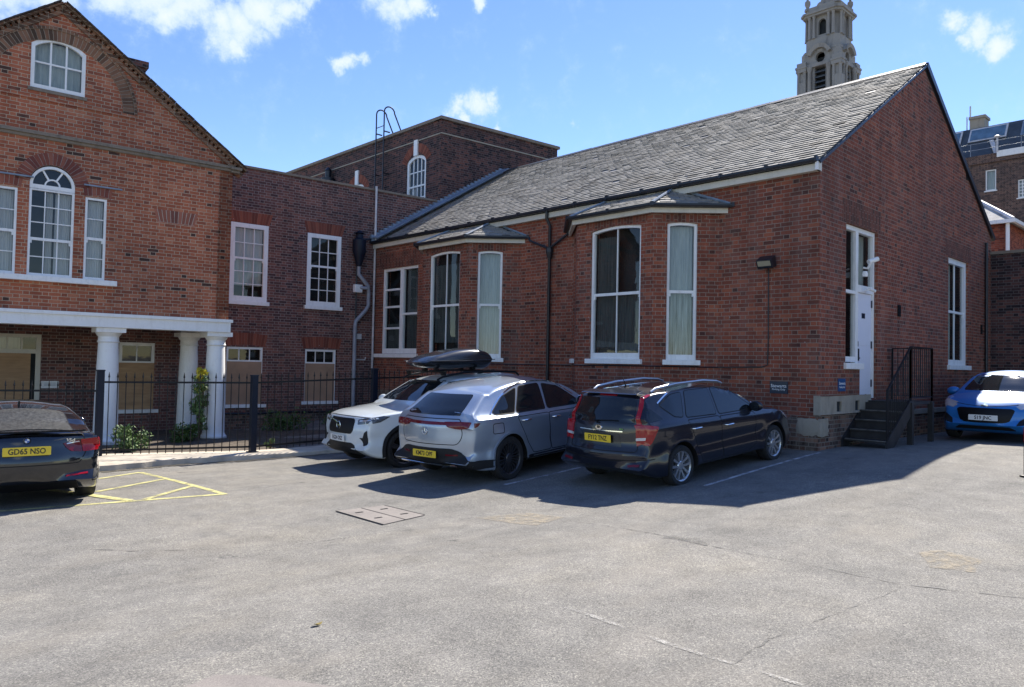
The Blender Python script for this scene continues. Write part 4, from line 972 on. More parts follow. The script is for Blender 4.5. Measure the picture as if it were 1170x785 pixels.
sash(house, FH, 8.38, 9.37, 7.35, 8.26, zt=8.44, o=-.06, nx=3, nz=2, split=False, fw=.07, bw=.035, sill=0, curt=[('blind_and_reflection', 0, 1, 0, 1)], label='six pane window with a curved head high in the gable', low=1)
# venetian window: arched centre and two side lights
kk = dict(o=-.06, fw=.045, bw=.02, sill=0, depth=.5)
cw_ = sash(house, FH, 8.50, 9.31, 3.48, 5.28, nx=3, nz=5, low=2, meet=.42, curt=[('curtain_grey', 0, .40, 0, 1), ('curtain_grey', .45, .62, 0, 1)], label='arched centre light of the three part window', **kk)
mb = MB(); c0, zc = 8.905, 5.36
def arcpts(r, n=18): return [(c0+r*math.cos(math.pi*i/n), zc+r*math.sin(math.pi*i/n)) for i in range(n+1)]
wall(mb, FH, arcpts(.405)+[(c0-.405, zc-.10), (c0+.405, zc-.10)], [arcpts(.35)[::1]], t=.08, o=-.01)
wall(mb, FH, arcpts(.145), [arcpts(.115)], t=.04, o=-.035)
for a in (60, 120): mb.bar(FH.p(c0+.14*math.cos(R(a)), zc+.14*math.sin(R(a)), -.055), FH.p(c0+.36*math.cos(R(a)), zc+.36*math.sin(R(a)), -.055), .035, .035, up=tuple(FH.n))
mb.build('fanlight', M['white_paint'], cw_, recalc=False)
mb = MB(); mb.face([FH.p(x, z, -.07) for x, z in arcpts(.38)]); mb.build('glass', M['glass'], cw_, recalc=False)
mb = MB(); mb.face([FH.p(x, z, -.3) for x, z in [(c0+.6, zc-.2), (c0+.6, zc+.6), (c0-.6, zc+.6), (c0-.6, zc-.2)]]); mb.build('room', M['room_dark'], cw_, recalc=False)
sash(house, FH, 7.89, 8.30, 3.48, 5.23, nx=1, nz=4, low=2, curt=[('curtain_grey', 0, 1, 0, 1)], label='narrow right side light of the three part window', **kk)
sash(house, FH, 9.51, 9.92, 3.48, 5.23, nx=1, nz=4, low=2, curt=[('curtain_grey', 0, 1, 0, 1)], label='narrow left side light of the three part window', **kk)
mb = MB(); FH.box(mb, 7.66, 10.15, 3.36, 3.475, -.1, .12); mb.build('sill', M['white_paint'], house, bevel=.012)
for (s, z) in ((9.5, 7.55), (9.02, 6.05), (8.05, 6.25), (6.65, 2.95), (6.35, 2.92), (5.42, 4.27), (7.0, 4.64), (9.12, 5.98), (8.62, 6.62), (9.0, 7.02), (7.7, 6.75)): pass
# raking verge with brick dentils, tiles over
vg = MB(); tl = MB()
for sgn, (fx, fz) in ((1, Rf), (-1, (12.9, 6.2))):
    a = Vector((AP[0], AP[1], 0)); b2 = Vector((fx-(.25 if sgn > 0 else 0), fz-(.18 if sgn > 0 else 0), 0)); d = (b2-a).normalized(); L = (b2-a).length; nn = Vector((-d.y, d.x, 0)); 
    if nn.y < 0: nn = -nn
    def P2(t, h, o): q = a+d*t+nn*h; return FH.p(q.x, q.y, o)
    def slab(mb_, t0, t1, h0, h1, o0, o1): mb_.hexa([P2(t0, h0, o0), P2(t1, h0, o0), P2(t1, h0, o1), P2(t0, h0, o1), P2(t0, h1, o0), P2(t1, h1, o0), P2(t1, h1, o1), P2(t0, h1, o1)])
    slab(vg, -.05, L, -.13, -.05, -.2, .05)
    n = int(L/.115)
    for i in range(n): slab(vg, i*.115, i*.115+.062, -.05, .02, .0, .075+random.uniform(-.004, .004))
    slab(vg, -.02, L, .02, .06, -.2, .13)
    n = int(L/.17)
    for i in range(n): slab(tl, i*.17+.002, i*.17+.168, .062+random.uniform(0, .006), .085+random.uniform(-.003, .005), -6.0, .19+random.uniform(-.006, .006))
vo_ = vg.build('verge', M['soldier_mossy'], house); tl.build('roof_tiles', plain('old_tile', (.075, .06, .05), .9, var=.5, scale=7, bump=.5), house, merge=False)
mb = MB(); FH.box(mb, 5.06, 5.32, 6.33, 6.40, -.1, .16); FH.box(mb, 5.10, 5.30, 6.27, 6.33, -.1, .10); mb.build('kneeler', M['coping'], house, bevel=.02)
# chimney
mb = MB(); FHc = shifted(FH, -3.1)
FHc.box(mb, 6.62, 7.22, 8.0, 9.22, -.5, 0); FHc.box(mb, 6.56, 7.28, 9.22, 9.36, -.56, .06); FHc.box(mb, 6.50, 7.34, 9.36, 9.52, -.62, .12); mb.build('chimney', M['brick_block'], house, recalc=False)
# entablature, soffit and columns
mb = MB(); FH.box(mb, 5.20, 12.7, 2.47, 2.74, -.50, .07); FH.box(mb, 5.16, 12.7, 2.70, 2.77, -.40, .11); FH.box(mb, 5.20, 5.62, 2.475, 2.735, -2.55, -.505)
mb.build('entablature', M['white_col'], house, recalc=False, bevel=.004)
mb = MB(); FH.box(mb, 5.62, 12.7, 2.56, 2.62, -2.58, -.505); mb.build('soffit', M['soffit'], house)
def column(s, o, zb=-.13, zt=2.47):
    mb = MB(); c = FH.p(s, 0, o); H = zt-zb; prof = []
    mb.box((c.x, c.y, zb+.05), (.56, .56, .10)) if False else None
    prof = [(.285, zb), (.285, zb+.07), (.30, zb+.10), (.30, zb+.14), (.27, zb+.17), (.255, zb+.20)]
    for i in range(9):
        t = i/8; prof.append((.245-.045*t**1.6, zb+.22+(H-.55)*t))
    prof += [(.215, zt-.31), (.225, zt-.30), (.215, zt-.285), (.205, zt-.27), (.205, zt-.19), (.225, zt-.17), (.25, zt-.13), (.265, zt-.10)]
    mb.lathe((c.x, c.y, 0), prof, 32)
    ca = math.atan2(aw.y, aw.x); mb.box((c.x, c.y, zt-.052), (.58, .58, .10), rz=ca)
    co = mb.build('column', M['white_col'], house, smooth=35); return co
column(7.72, -.27); column(5.42, -.27); column(5.66, -1.62); column(10.3, -.27)
fixloc(house)
ns = thing('wall_notice', 'small pale notice board beside the boarded entrance behind the railings', 'sign', FW.p(8.5, 1.07))
mb = MB(); q = shifted(FW, 0); 
for a, bb, c_, d in ((-.18, .18, 0, .17),): mb.hexa([Vector(FW.a)*a+FW.n*.01+Vector((0, 0, c_)), FW.a*bb+FW.n*.01+Vector((0, 0, c_)), FW.a*bb+FW.n*.03+Vector((0, 0, c_)), FW.a*a+FW.n*.03+Vector((0, 0, c_)),
        FW.a*a+FW.n*.01+Vector((0, 0, d)), FW.a*bb+FW.n*.01+Vector((0, 0, d)), FW.a*bb+FW.n*.03+Vector((0, 0, d)), FW.a*a+FW.n*.03+Vector((0, 0, d))])
mb.build('plate', M['white_paint'], ns)
mb = MB()
for z in (.12, .09, .06): mb.bar(FW.a*-.12+FW.n*.031+Vector((0, 0, z)), FW.a*.12+FW.n*.031+Vector((0, 0, z)), .01, .004, up=tuple(FW.n))
mb.build('printing', M['grey_pipe'], ns)

# ================================================================ tall block behind
block = thing('tall_brick_block', 'tall dark brick block with parapet rising behind the wing', 'building', (15.09, 19.6, 0))
FB = Fr((15.09, 0), (0, 1), (-1, 0)); FBr = Fr((15.09, 19.51), -aw, nw_)
mb = MB()
wB = [(20.34, 21.42), (24.0, 25.25), (27.9, 29.0)]
wall(mb, FB, rect(19.51, 34, 5, 9.9), [arch_top(20.32, 21.42, 7.0, 8.78, 8.95), arch_top(24.0, 25.25, 6.8, 8.35, 8.55), arch_top(28.0, 29.2, 6.8, 8.3, 8.5)], t=.3)
wall(mb, FBr, rect(0, 5.15, 5, 9.9), [], t=.3)
eR = FBr.p(5.15, 0); Fe = Fr((eR.x, eR.y), (0, 1), (1, 0)); wall(mb, Fe, rect(0, 10, 5, 9.9), [], t=.3)
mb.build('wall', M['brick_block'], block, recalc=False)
mb = MB(); FB.box(mb, 19.46, 34, 9.9, 10.0, -.4, .07); FBr.box(mb, -.07, 5.22, 9.9, 10.002, -.4, .07); mb.build('coping', M['coping'], block)
mb = MB(); FB.box(mb, 19.49, 34, 9.42, 9.46, -.1, .025); FBr.box(mb, -.02, 5.15, 9.42, 9.462, -.1, .025); mb.build('string_course', M['stone'], block)
for i, (s0, s1, z0, z1, zt) in enumerate(((20.32, 21.42, 7.0, 8.78, 8.95), (24.0, 25.25, 6.8, 8.35, 8.55), (28.0, 29.2, 6.8, 8.3, 8.5))):
    sash(block, FB, s0, s1, z0, z1, zt=zt, o=-.07, nx=4 if i == 0 else 3, nz=4, low=2, meet=.5, fw=.10, bw=.035, sill=.08, curt=[('blind_cream', .75, 1, .1, .5)] if i == 0 else [],
         label=['arched sash nearest the corner', 'arched sash left of the roof ladder', 'arched sash at the far end'][i])
    ring_arch(block, FB, (s0+s1)/2, z1-.35, .62, .92, 25, 155, M['soldier_red'], .012, 16)
    mb = MB(); cx_ = (s0+s1)/2; FB.box(mb, cx_-.10, cx_+.10, zt-.02, zt+.52, -.02, .06); mb.build('keystone', M['white_col'], block)
fixloc(block)
ld = thing('roof_ladder', 'black steel ladder with hooped handrails up the tall brick block', 'ladder', (15.0, 22.9, 7))
lo_ = Vector(ld.location)
def hoop(v):
    pts = [Vector((14.85, v, 7.0)), Vector((14.85, v, 10.55))]
    for i in range(9):
        a = math.pi*i/8; pts.append(Vector((15.07-.22*math.cos(a), v, 10.82+.20*math.sin(a))))
    pts.append(Vector((15.75, v, 9.95)))
    return [p-lo_ for p in pts]
for v in (22.55, 23.05): mb = MB(); mb.tube(hoop(v), .026, 7); mb.build('stile', M['black_metal'], ld, smooth=40)
for i in range(6):
    z = 7.3+.6*i; mb = MB(); mb.tube([Vector((14.85, 22.55, z))-lo_, Vector((14.85, 23.05, z))-lo_], .015, 6); mb.build('rung', M['black_metal'], ld)
for z in (8.6, 10.1): mb = MB(); mb.bar(Vector((14.85, 22.55, z))-lo_, Vector((15.1, 22.55, z))-lo_, .04); mb.bar(Vector((14.85, 23.05, z))-lo_, Vector((15.1, 23.05, z))-lo_, .04); mb.build('bracket', M['black_metal'], ld)
hp = thing('rain_hopper', 'dark hopper on the left flank of the tall brick block', 'hopper', (15.0, 26.5, 8.75))
mb = MB(); mb.lathe((-.1, 0, 0), [(.1, -.5), (.28, -.4), (.28, .3), (.12, .35), (.12, .6), (.16, .62), (.05, .75)], 12); mb.build('bowl', M['black_metal'], hp, smooth=35)

# ================================================================ right hand side: yard wall, outbuilding, mansion block, tower
yw = thing('yard_wall', 'tall dark brick yard wall at the right behind the blue hatchback', 'wall', (23.3, 2, 0))
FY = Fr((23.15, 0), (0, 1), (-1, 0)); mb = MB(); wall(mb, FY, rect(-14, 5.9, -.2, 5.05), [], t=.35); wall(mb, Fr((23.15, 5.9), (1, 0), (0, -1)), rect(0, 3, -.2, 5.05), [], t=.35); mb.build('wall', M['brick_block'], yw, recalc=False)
mb = MB(); FY.box(mb, -14, 5.95, 5.05, 5.13, -.42, .05); mb.build('coping', M['coping'], yw); fixloc(yw)
ob = thing('brick_outbuilding', 'small red brick outbuilding with pale hipped roof over the yard wall', 'building', (35, 8, 0)); oo = Vector(ob.location)
FO = Fr((34.5, 0), (0, 1), (-1, 0)); mb = MB(); FO.box(mb, 8.02, 14.0, 0, 7.9, -5, 0); mb.build('wall', M['brick_red'], ob, recalc=False)
mb = MB(); e = 7.93; P = [(34.2, 7.75, e), (34.2, 14.3, e), (39.8, 14.3, e), (39.8, 7.75, e)]; A = (37, 10.4, 9.9); B = (37, 11.8, 9.9)
for f in ([P[0], P[1], B, A], [P[1], P[2], B], [P[2], P[3], A, B], [P[3], P[0], A], P): mb.face(f)
mb.build('roof', plain('pale_slate', (.36, .34, .31), .8, var=.35, scale=3, bump=.6), ob, recalc=False)
mb = MB(); mb.tube([P[0], A], .09, 6); mb.tube([A, B], .09, 6); mb.build('ridge', M['pale_pipe'], ob)
mb = MB(); mb.box((34.15, 11, 7.86), (.12, 6.7, .14)); mb.box((37, 7.7, 7.86), (5.6, .12, .14)); mb.tube([(34.3, 7.95, 7.8), (34.35, 7.95, 4)], .07, 8); mb.build('gutter', M['white_paint'], ob); fixloc(ob)
mbk = thing('rear_brick_block', 'large brown brick block with dark mansard roof and skylights far right', 'building', (56, 10, 0))
FR_ = Fr((55, 0), (0, 1), (-1, 0)); mb = MB(); wall(mb, FR_, rect(-25, 22, 0, 15.4), [rect(13.38, 13.98, 13.6, 14.95), rect(11.4, 12.2, 12.9, 14.05), rect(13.38, 13.98, 9.6, 11.2)], t=.4); FR_.box(mb, 21.6, 22, 0, 15.4, -14, -.4); mb.build('wall', M['brick_far'], mbk, recalc=False)
for (s0, s1, z0, z1) in ((13.38, 13.98, 13.6, 14.95), (11.4, 12.2, 12.9, 14.05), (13.38, 13.98, 9.6, 11.2)): sash(mbk, FR_, s0, s1, z0, z1, o=-.1, nx=1 if s0 > 13 else 4, nz=1 if s0 > 13 else 5, split=False, fw=.07, bw=.05, sill=.07, curt=[('blind_and_reflection', 0, 1, 0, 1)], depth=.4)
mb = MB(); FR_.box(mb, -25, 22, 15.40, 15.95, -.5, .12); mb.build('parapet_band', M['brick_far'], mbk); 
mb = MB(); FR_.box(mb, -25, 13.3, 15.65, 16.05, .1, .22); mb.build('parapet_band', M['white_paint'], mbk)
mb = MB(); mb.hexa([FR_.p(-25, 15.9, -.3), FR_.p(22, 15.9, -.3), FR_.p(22, 15.9, -12), FR_.p(-25, 15.9, -12), FR_.p(-25, 18.35, -1.9), FR_.p(22, 18.35, -1.9), FR_.p(22, 18.35, -11), FR_.p(-25, 18.35, -11)])
mrf = mb.build('roof', plain('mansard', (.05, .062, .075), .6, var=.3, scale=2), mbk)
def onr(s, t, o=.05): return FR_.p(s, 15.9+2.45*t, -.3-1.6*t+o)
for (s0, s1, t0, t1) in ((13.1, 15.3, .55, .97), (15.75, 17.9, .55, .97), (10.0, 12.3, .5, .95)):
    mb = MB(); mb.hexa([onr(s0, t0, 0), onr(s1, t0, 0), onr(s1, t0, .1), onr(s0, t0, .1), onr(s0, t1, 0), onr(s1, t1, 0), onr(s1, t1, .1), onr(s0, t1, .1)]); sk = mb.build('skylight', M['pale_pipe'] if s0 > 12.5 else M['lead'], mrf)
    mb = MB(); mb.face([onr(s0+.1, t0+.04, .12), onr(s1-.1, t0+.04, .12), onr(s1-.1, t1-.04, .12), onr(s0+.1, t1-.04, .12)])
    mb.build('glass', plain('sky_glass', (.10, .17, .24), .2, var=.3, scale=2), sk, recalc=False)
mb = MB(); 
for zz in (16.35, 16.75): mb.tube([FR_.p(10, zz, .1), FR_.p(17, zz, .1)], .018, 5)
for s in (10.5, 12, 13.4, 14.8, 16.2): mb.tube([FR_.p(s, 15.9, .1), FR_.p(s, 16.75, .1)], .018, 5)
mb.build('guard_rail', M['grey_pipe'], mbk)
mb = MB(); mb.box((57.6, 15.0, 18.7), (1.0, .85, 1.0)); mb.box((57.6, 15.0, 19.15), (1.2, 1.0, .18)); mb.build('chimney', M['stone'], mbk)
mb = MB(); mb.tube([(57.4, 15.5, 18), (57.4, 15.5, 20.1)], .05, 6); mb.tube([(57.4, 15.7, 18), (57.4, 15.7, 19.4)], .04, 6); mb.build('aerial', M['pale_pipe'], mbk)
mb = MB(); mb.bar(onr(13.45, .05, .1), onr(13.9, .5, .1), .25, .08); mb.tube([FR_.p(13.25, 16, .3), FR_.p(13.25, 16.9, .3)], .06, 6); mb.lathe(FR_.p(13.25, 16.95, .3), [(.05, -.1), (.2, 0), (.05, .1)], 8); mb.build('roof_vent', M['pale_pipe'], mbk)
fixloc(mbk)
# --- stone clock tower style belfry
tw = thing('stone_bell_tower', 'ornate weathered stone bell tower rising beyond the slate roof', 'tower', (89.4, 39.4, 0)); tw.scale = (.93, .93, 1); ts = M['stone_tower']
def tb(mb, hw, z0, z1, ch=0.):      # square (or chamfered) slab
    if ch:
        P = [(hw, -hw+ch), (hw, hw-ch), (hw-ch, hw), (-hw+ch, hw), (-hw, hw-ch), (-hw, -hw+ch), (-hw+ch, -hw), (hw-ch, -hw)]
        mb.prism([(x, y, z0) for x, y in P], (0, 0, z1-z0))
    else: mb.box((0, 0, (z0+z1)/2), (2*hw, 2*hw, z1-z0))
def tface(k):
    d = [(-1, 0), (0, -1), (1, 0), (0, 1)][k]; return d
hw = 2.45
mb = MB(); tb(mb, 2.8, 0, 32.5)
for k in range(4):
    d = tface(k); fr = Fr((d[0]*hw, d[1]*hw), (-d[1], d[0]), d)
    circ = [(.0+.62*math.cos(2*math.pi*i/16), 39.3+.62*math.sin(2*math.pi*i/16)) for i in range(16)]
    wall(mb, fr, rect(-hw+.012, hw-.012, 32.5, 40.0), [rect(-.72, .72, 33.2, 38.3), circ], t=.5)
mb.build('belfry', ts, tw, recalc=False)
mb = MB(); mb.box((0, 0, 36), (3.4, 3.4, 7.0)); mb.build('belfry_dark', M['room_dark'], tw)
for k in range(2):
    d = tface(k); fr = Fr((d[0]*hw, d[1]*hw), (-d[1], d[0]), d)
    mb = MB()
    for i in range(8): z = 33.4+i*.62; mb.hexa([fr.p(-.7, z, -.3), fr.p(.7, z, -.3), fr.p(.7, z-.25, 0), fr.p(-.7, z-.25, 0), fr.p(-.7, z+.1, -.3), fr.p(.7, z+.1, -.3), fr.p(.7, z-.15, 0), fr.p(-.7, z-.15, 0)])
    mb.build('louvre', M['slate_dark'], tw)
    mb = MB()
    for i in range(14):       # curved pediment over the round window
        A, B = R(20+140*i/14), R(20+140*(i+1)/14)
        mb.hexa([fr.p(1.15*math.cos(A), 39.2+1.15*math.sin(A), -.1), fr.p(1.15*math.cos(B), 39.2+1.15*math.sin(B), -.1), fr.p(1.15*math.cos(B), 39.2+1.15*math.sin(B), .45), fr.p(1.15*math.cos(A), 39.2+1.15*math.sin(A), .45),
                 fr.p(1.6*math.cos(A), 39.2+1.6*math.sin(A), -.1), fr.p(1.6*math.cos(B), 39.2+1.6*math.sin(B), -.1), fr.p(1.6*math.cos(B), 39.2+1.6*math.sin(B), .55), fr.p(1.6*math.cos(A), 39.2+1.6*math.sin(A), .55)])
    mb.build('pediment', ts, tw)
    for s in (-1.25, 1.25): mb = MB(); mb.lathe(fr.p(s, 0, .30), [(.34, 33), (.34, 33.3), (.26, 33.4), (.22, 37.6), (.33, 37.9), (.36, 38.2)], 10); mb.build('column', ts, tw, smooth=35)
for sx in (-1, 1):
    for sy in (-1, 1):
        mb = MB(); c = (sx*2.3, sy*2.3)
        mb.box((c[0], c[1], 34.5), (1.1, 1.1, 4.2)); 
        for dx in (-.42, .42):
            for dy in (-.42, .42): mb.lathe((c[0]+dx, c[1]+dy, 0), [(.26, 33.2), (.22, 33.5), (.19, 37.6), (.28, 37.9)], 8)
        mb.box((c[0], c[1], 38.05), (1.35, 1.35, .45)); mb.box((c[0], c[1], 38.4), (1.5, 1.5, .25)); mb.box((c[0], c[1], 38.75), (1.2, 1.2, .5)); mb.box((c[0], c[1], 35.6), (.7, .7, 4.4))
        mb.build('corner_pier', ts, tw)
mb = MB(); tb(mb, 2.75, 38.2, 38.6); tb(mb, 2.5, 40.0, 40.3, .5); mb.build('cornice', ts, tw)
mb = MB(); tb(mb, 2.25, 40.0, 41.8, .6); 
for k in range(4):
    d = tface(k); fr = Fr((d[0]*1.95, d[1]*1.95), (-d[1], d[0]), d); wall(mb, fr, rect(-1.35, 1.35, 41.8, 44.6), [arch_top(-.5, .5, 42.2, 43.6, 44.1)], t=.4)
    dd = Vector((d[0]+tface((k+1) % 4)[0], d[1]+tface((k+1) % 4)[1])).normalized(); fr2 = Fr((dd.x*2.35, dd.y*2.35), (-dd.y, dd.x), dd); wall(mb, fr2, rect(-.5, .5, 41.8, 44.6), [], t=.3)
mb.build('upper_stage', ts, tw, recalc=False)
mb = MB(); mb.box((0, 0, 43), (2.6, 2.6, 2.6)); mb.build('upper_dark', M['room_dark'], tw)
for k in range(4):
    d = tface(k); fr = Fr((d[0]*2.1, d[1]*2.1), (-d[1], d[0]), d)
    for s in (-1.55, -.95, .95, 1.55): mb = MB(); mb.lathe(fr.p(s, 0, .15), [(.25, 41.8), (.2, 42), (.16, 44.2), (.25, 44.5)], 8); mb.build('column', ts, tw, smooth=35)
mb = MB(); tb(mb, 2.55, 44.5, 44.75, .6); tb(mb, 2.75, 44.75, 45.0, .6); tb(mb, 2.3, 45.0, 45.7, .6); mb.build('cornice', ts, tw)
mb = MB(); mb.lathe((0, 0, 0), [(1.7, 45.6), (1.5, 46.2), (1.5, 46.5), (1.0, 46.7), (.9, 48.5), (1.1, 48.7), (.3, 50.5), (.1, 53)], 12); mb.build('lantern', ts, tw)
for sx in (-1, 1):
    for sy in (-1, 1):
        mb = MB(); mb.lathe((sx*1.95, sy*1.95, 0), [(.4, 45.5), (.35, 45.8), (.18, 45.9), (.36, 46.3), (.34, 46.7), (.12, 46.9), (.2, 47.05), (.16, 47.6), (.22, 47.75), (.05, 48.1)], 9); mb.tube([(sx*1.95, sy*1.95, 47.3), (sx*2.2+.1, sy*2.0+.3, 47.6), (sx*2.3, sy*2.1+.4, 48.1)], .07, 5); mb.build('finial_statue', ts, tw, smooth=35)
# ================================================================ plants in the bed
def leafball(mb, c, r, n, sz, rg, flat=.8):
    c = Vector(c)
    for i in range(n):
        d = Vector((rg.gauss(0, 1), rg.gauss(0, 1), rg.gauss(0, 1)*flat)).normalized()*r*rg.random()**.45
        p = c+d; a = Vector((rg.gauss(0, 1), rg.gauss(0, 1), rg.gauss(0, 1))).normalized(); b_ = a.cross(Vector((rg.gauss(0, 1), rg.gauss(0, 1), rg.gauss(0, 1)))).normalized(); s = sz*rg.uniform(.6, 1.3)
        mb.face([p-a*s, p+b_*s*.45, p+a*s, p-b_*s*.45])
def plant(label, x, y, z, h, r, n, mats, seed, name='leafy_plant', cat='plant', sz=.042, group=None):
    rg = random.Random(seed); t = thing(name, label, cat, (x, y, z), 0, group)
    mb = MB()
    for i in range(5):
        a = rg.uniform(0, 6.28); mb.tube([(0, 0, 0), (math.cos(a)*r*.4, math.sin(a)*r*.4, h*.5), (math.cos(a)*r*.7, math.sin(a)*r*.7, h*.85)], [.012, .008, .003], 5)
    mb.build('stem', M['stem'], t)
    mb = MB(); k = max(1, int(n/40))
    for i in range(k):
        a = rg.uniform(0, 6.28); rr = r*rg.random()**.6*.7; zz = rg.uniform(.15, .95)*h; leafball(mb, (math.cos(a)*rr, math.sin(a)*rr, zz), r*.38, 40, sz, rg)
    mb.build('foliage', mats[0], t, merge=False, recalc=False)
    if len(mats) > 1:
        mb = MB()
        for i in range(max(1, k//2)):
            a = rg.uniform(0, 6.28); rr = r*rg.random()*.5; leafball(mb, (math.cos(a)*rr, math.sin(a)*rr, h*rg.uniform(.75, 1.05)), r*.3, 26, sz, rg)
        mb.build('flowers', mats[1], t, merge=False, recalc=False)
plant('tall thin bush with yellow tops beside the middle white column', 6.75, 17.6, -.12, 1.62, .24, 1300, [M['leaf_pale'], M['leaf_yellow']], 1, 'yellow_flowered_bush', 'bush')
plant('low pale green bush in the sun beside the nearest white column', 4.9, 16.4, -.08, .46, .40, 1300, [M['leaf_pale']], 2, 'low_bush', 'bush')
plant('low green weeds round the foot of the middle column', 6.35, 17.5, -.12, .45, .36, 900, [M['leaf']], 3)
plant('dark green weeds under the boarded wing windows', 9.4, 18.6, -.1, .5, .7, 1300, [M['leaf']], 5)
plant('small weeds beside the foot of the wing near the drainpipe', 10.9, 18.6, -.05, .4, .6, 900, [M['leaf']], 6)
plant('sprig of grass by the thick black railing post', 6.95, 14.4, .02, .28, .12, 120, [M['leaf_pale']], 8)
# ================================================================ railings
fence = thing('iron_railings', 'black spear topped iron railings along the pale kerb', 'fence', (6, 14, 0)); fo_ = Vector(fence.location)
def rail_run(a, b, za, zb, hgt, sp=.138, zl=.12):
    a = Vector((*a, za))-fo_; b = Vector((*b, zb))-fo_; L = (b-a).length; n = round(L/sp); d = (b-a)/n
    mb = MB()
    for h in (hgt-.14, zl): mb.bar(a+Vector((0, 0, h)), b+Vector((0, 0, h)), .012, .035)
    for i in range(1, n):
        p = a+d*i; mb.tube([p+Vector((0, 0, zl-.08)), p+Vector((0, 0, hgt-.05))], .0085, 6, cap=False)
        mb.tube([p+Vector((0, 0, hgt-.06)), p+Vector((0, 0, hgt-.045)), p+Vector((0, 0, hgt-.03)), p+Vector((0, 0, hgt+.045))], [.009, .018, .014, .002], 6)
        mb.tube([p+Vector((0, 0, hgt-.155)), p+Vector((0, 0, hgt-.125))], .016, 6)
    mb.build('railing_panel', M['rail_metal'], fence)
def fpost(x, y, z, h, w_=.115):
    mb = MB(); mb.box(Vector((x, y, z+h/2))-fo_, (w_, w_, h)); mb.box(Vector((x, y, z+h+.012))-fo_, (w_*1.12, w_*1.12, .025)); mb.box(Vector((x, y, z+.02))-fo_, (w_*1.6, w_*1.6, .04)); mb.build('post', M['navy_metal'], fence, bevel=.006)
rail_run(FP[0], FP[1], .02, .03, 1.50); rail_run(FP[1], FP[2], .03, .13, 1.50); rail_run(FP[2], FP[3], .13, .2, 1.50)
rail_run((1.2, 16.6), FP[0], -.08, -.06, 1.42)
fpost(*FP[0], .0, 1.58); fpost(*FP[1], .02, 1.50); fpost(*FP[2], .10, 1.58); fpost(1.2, 16.6, -.08, 1.5)
# ================================================================ ground level bits
mh = thing('manhole_cover', 'worn rectangular drain cover set in the asphalt', 'drain cover', (5.17, 7.71, gz(5.17, 7.71)))
mb = MB(); mb.prism([(-.35, .46, .004), (.32, .40, .004), (.36, -.40, .004), (-.33, -.54, .004)], (0, 0, .006)); mb.build('cover', M['patch_pink'], mh)
mb = MB()
for a, b in (((-.35, .46), (-.33, -.54)), ((.32, .40), (.36, -.40)), ((-.01, .43), (.02, -.47))): mb.bar((*a, .011), (*b, .011), .010, .004)
for x, y in ((-.18, .2), (-.17, -.2), (.18, .2), (.2, -.2)): mb.bar((x-.05, y, .012), (x+.05, y, .012), .03, .004)
mb.build('slot', M['car_black'], mh)
lf = thing('fallen_leaf', 'single dry curled leaf lying on the asphalt in the foreground', 'leaf', (2.34, 4.15, gz(2.34, 4.15)+.008))
mb = MB(); P = [(-.055, 0, .02), (-.03, .026, .004), (0, .032, 0), (.035, .018, .008), (.06, 0, .022), (.035, -.02, .002), (0, -.03, .012), (-.03, -.024, .02)]
for a, b in zip(P, P[1:]+P[:1]): mb.face([a, b, (0, 0, -.006)])
mb.build('blade', M['leaf_dry'], lf, recalc=False); lf.scale = (.62, .62, .62)
# ================================================================ vehicles
CS = .94     # the vehicles against the brick courses that set the scale of the place
def seat(rx, ry, deg, w0, w1):
    h = R(deg); c, s = math.cos(h), math.sin(h); z_r = gz(rx+c*w0*CS, ry+s*w0*CS); z_f = gz(rx+c*w1*CS, ry+s*w1*CS)
    pt = -math.atan2(z_f-z_r, (w1-w0)*CS); return h, pt, z_r+math.tan(pt)*w0*CS+.0
def catmull(P, step, closed=True):
    out = []; n = len(P)
    for i in range(n if closed else n-1):
        p0, p1, p2, p3 = P[(i-1) % n] if closed or i > 0 else P[0], P[i], P[(i+1) % n], P[(i+2) % n] if closed or i+2 < n else P[-1]
        d = math.dist(p1, p2); k = max(1, int(round(d/step)))
        # centripetal style: scale tangents by neighbouring chord lengths
        d0 = max(1e-4, math.dist(p0, p1)); d2 = max(1e-4, math.dist(p2, p3))
        m1 = [((p2[j]-p1[j])/d*d0+(p1[j]-p0[j])/d0*d)/(d0+d)*d for j in (0, 1)]
        m2 = [((p3[j]-p2[j])/d2*d+(p2[j]-p1[j])/d*d2)/(d2+d)*d for j in (0, 1)]
        for s in range(k):
            t = s/k; t2 = t*t; t3 = t2*t
            out.append(tuple((2*t3-3*t2+1)*p1[j]+(t3-2*t2+t)*m1[j]+(-2*t3+3*t2)*p2[j]+(t3-t2)*m2[j] for j in (0, 1)))
    if not closed: out.append(tuple(P[-1]))
    return out
def inside(p, poly):
    x, y = p; c = False; n = len(poly)
    for i in range(n):
        x1, y1 = poly[i]; x2, y2 = poly[(i+1) % n]
        if (y1 > y) != (y2 > y) and x < (x2-x1)*(y-y1)/(y2-y1)+x1: c = not c
    return c
def edge_dist(p, poly):
    best = 9
    for i in range(len(poly)):
        ax, ay = poly[i]; bx, by = poly[(i+1) % len(poly)]; dx, dy = bx-ax, by-ay; L = dx*dx+dy*dy
        t = 0 if L == 0 else max(0, min(1, ((p[0]-ax)*dx+(p[1]-ay)*dy)/L)); best = min(best, math.hypot(p[0]-ax-dx*t, p[1]-ay-dy*t))
    return best
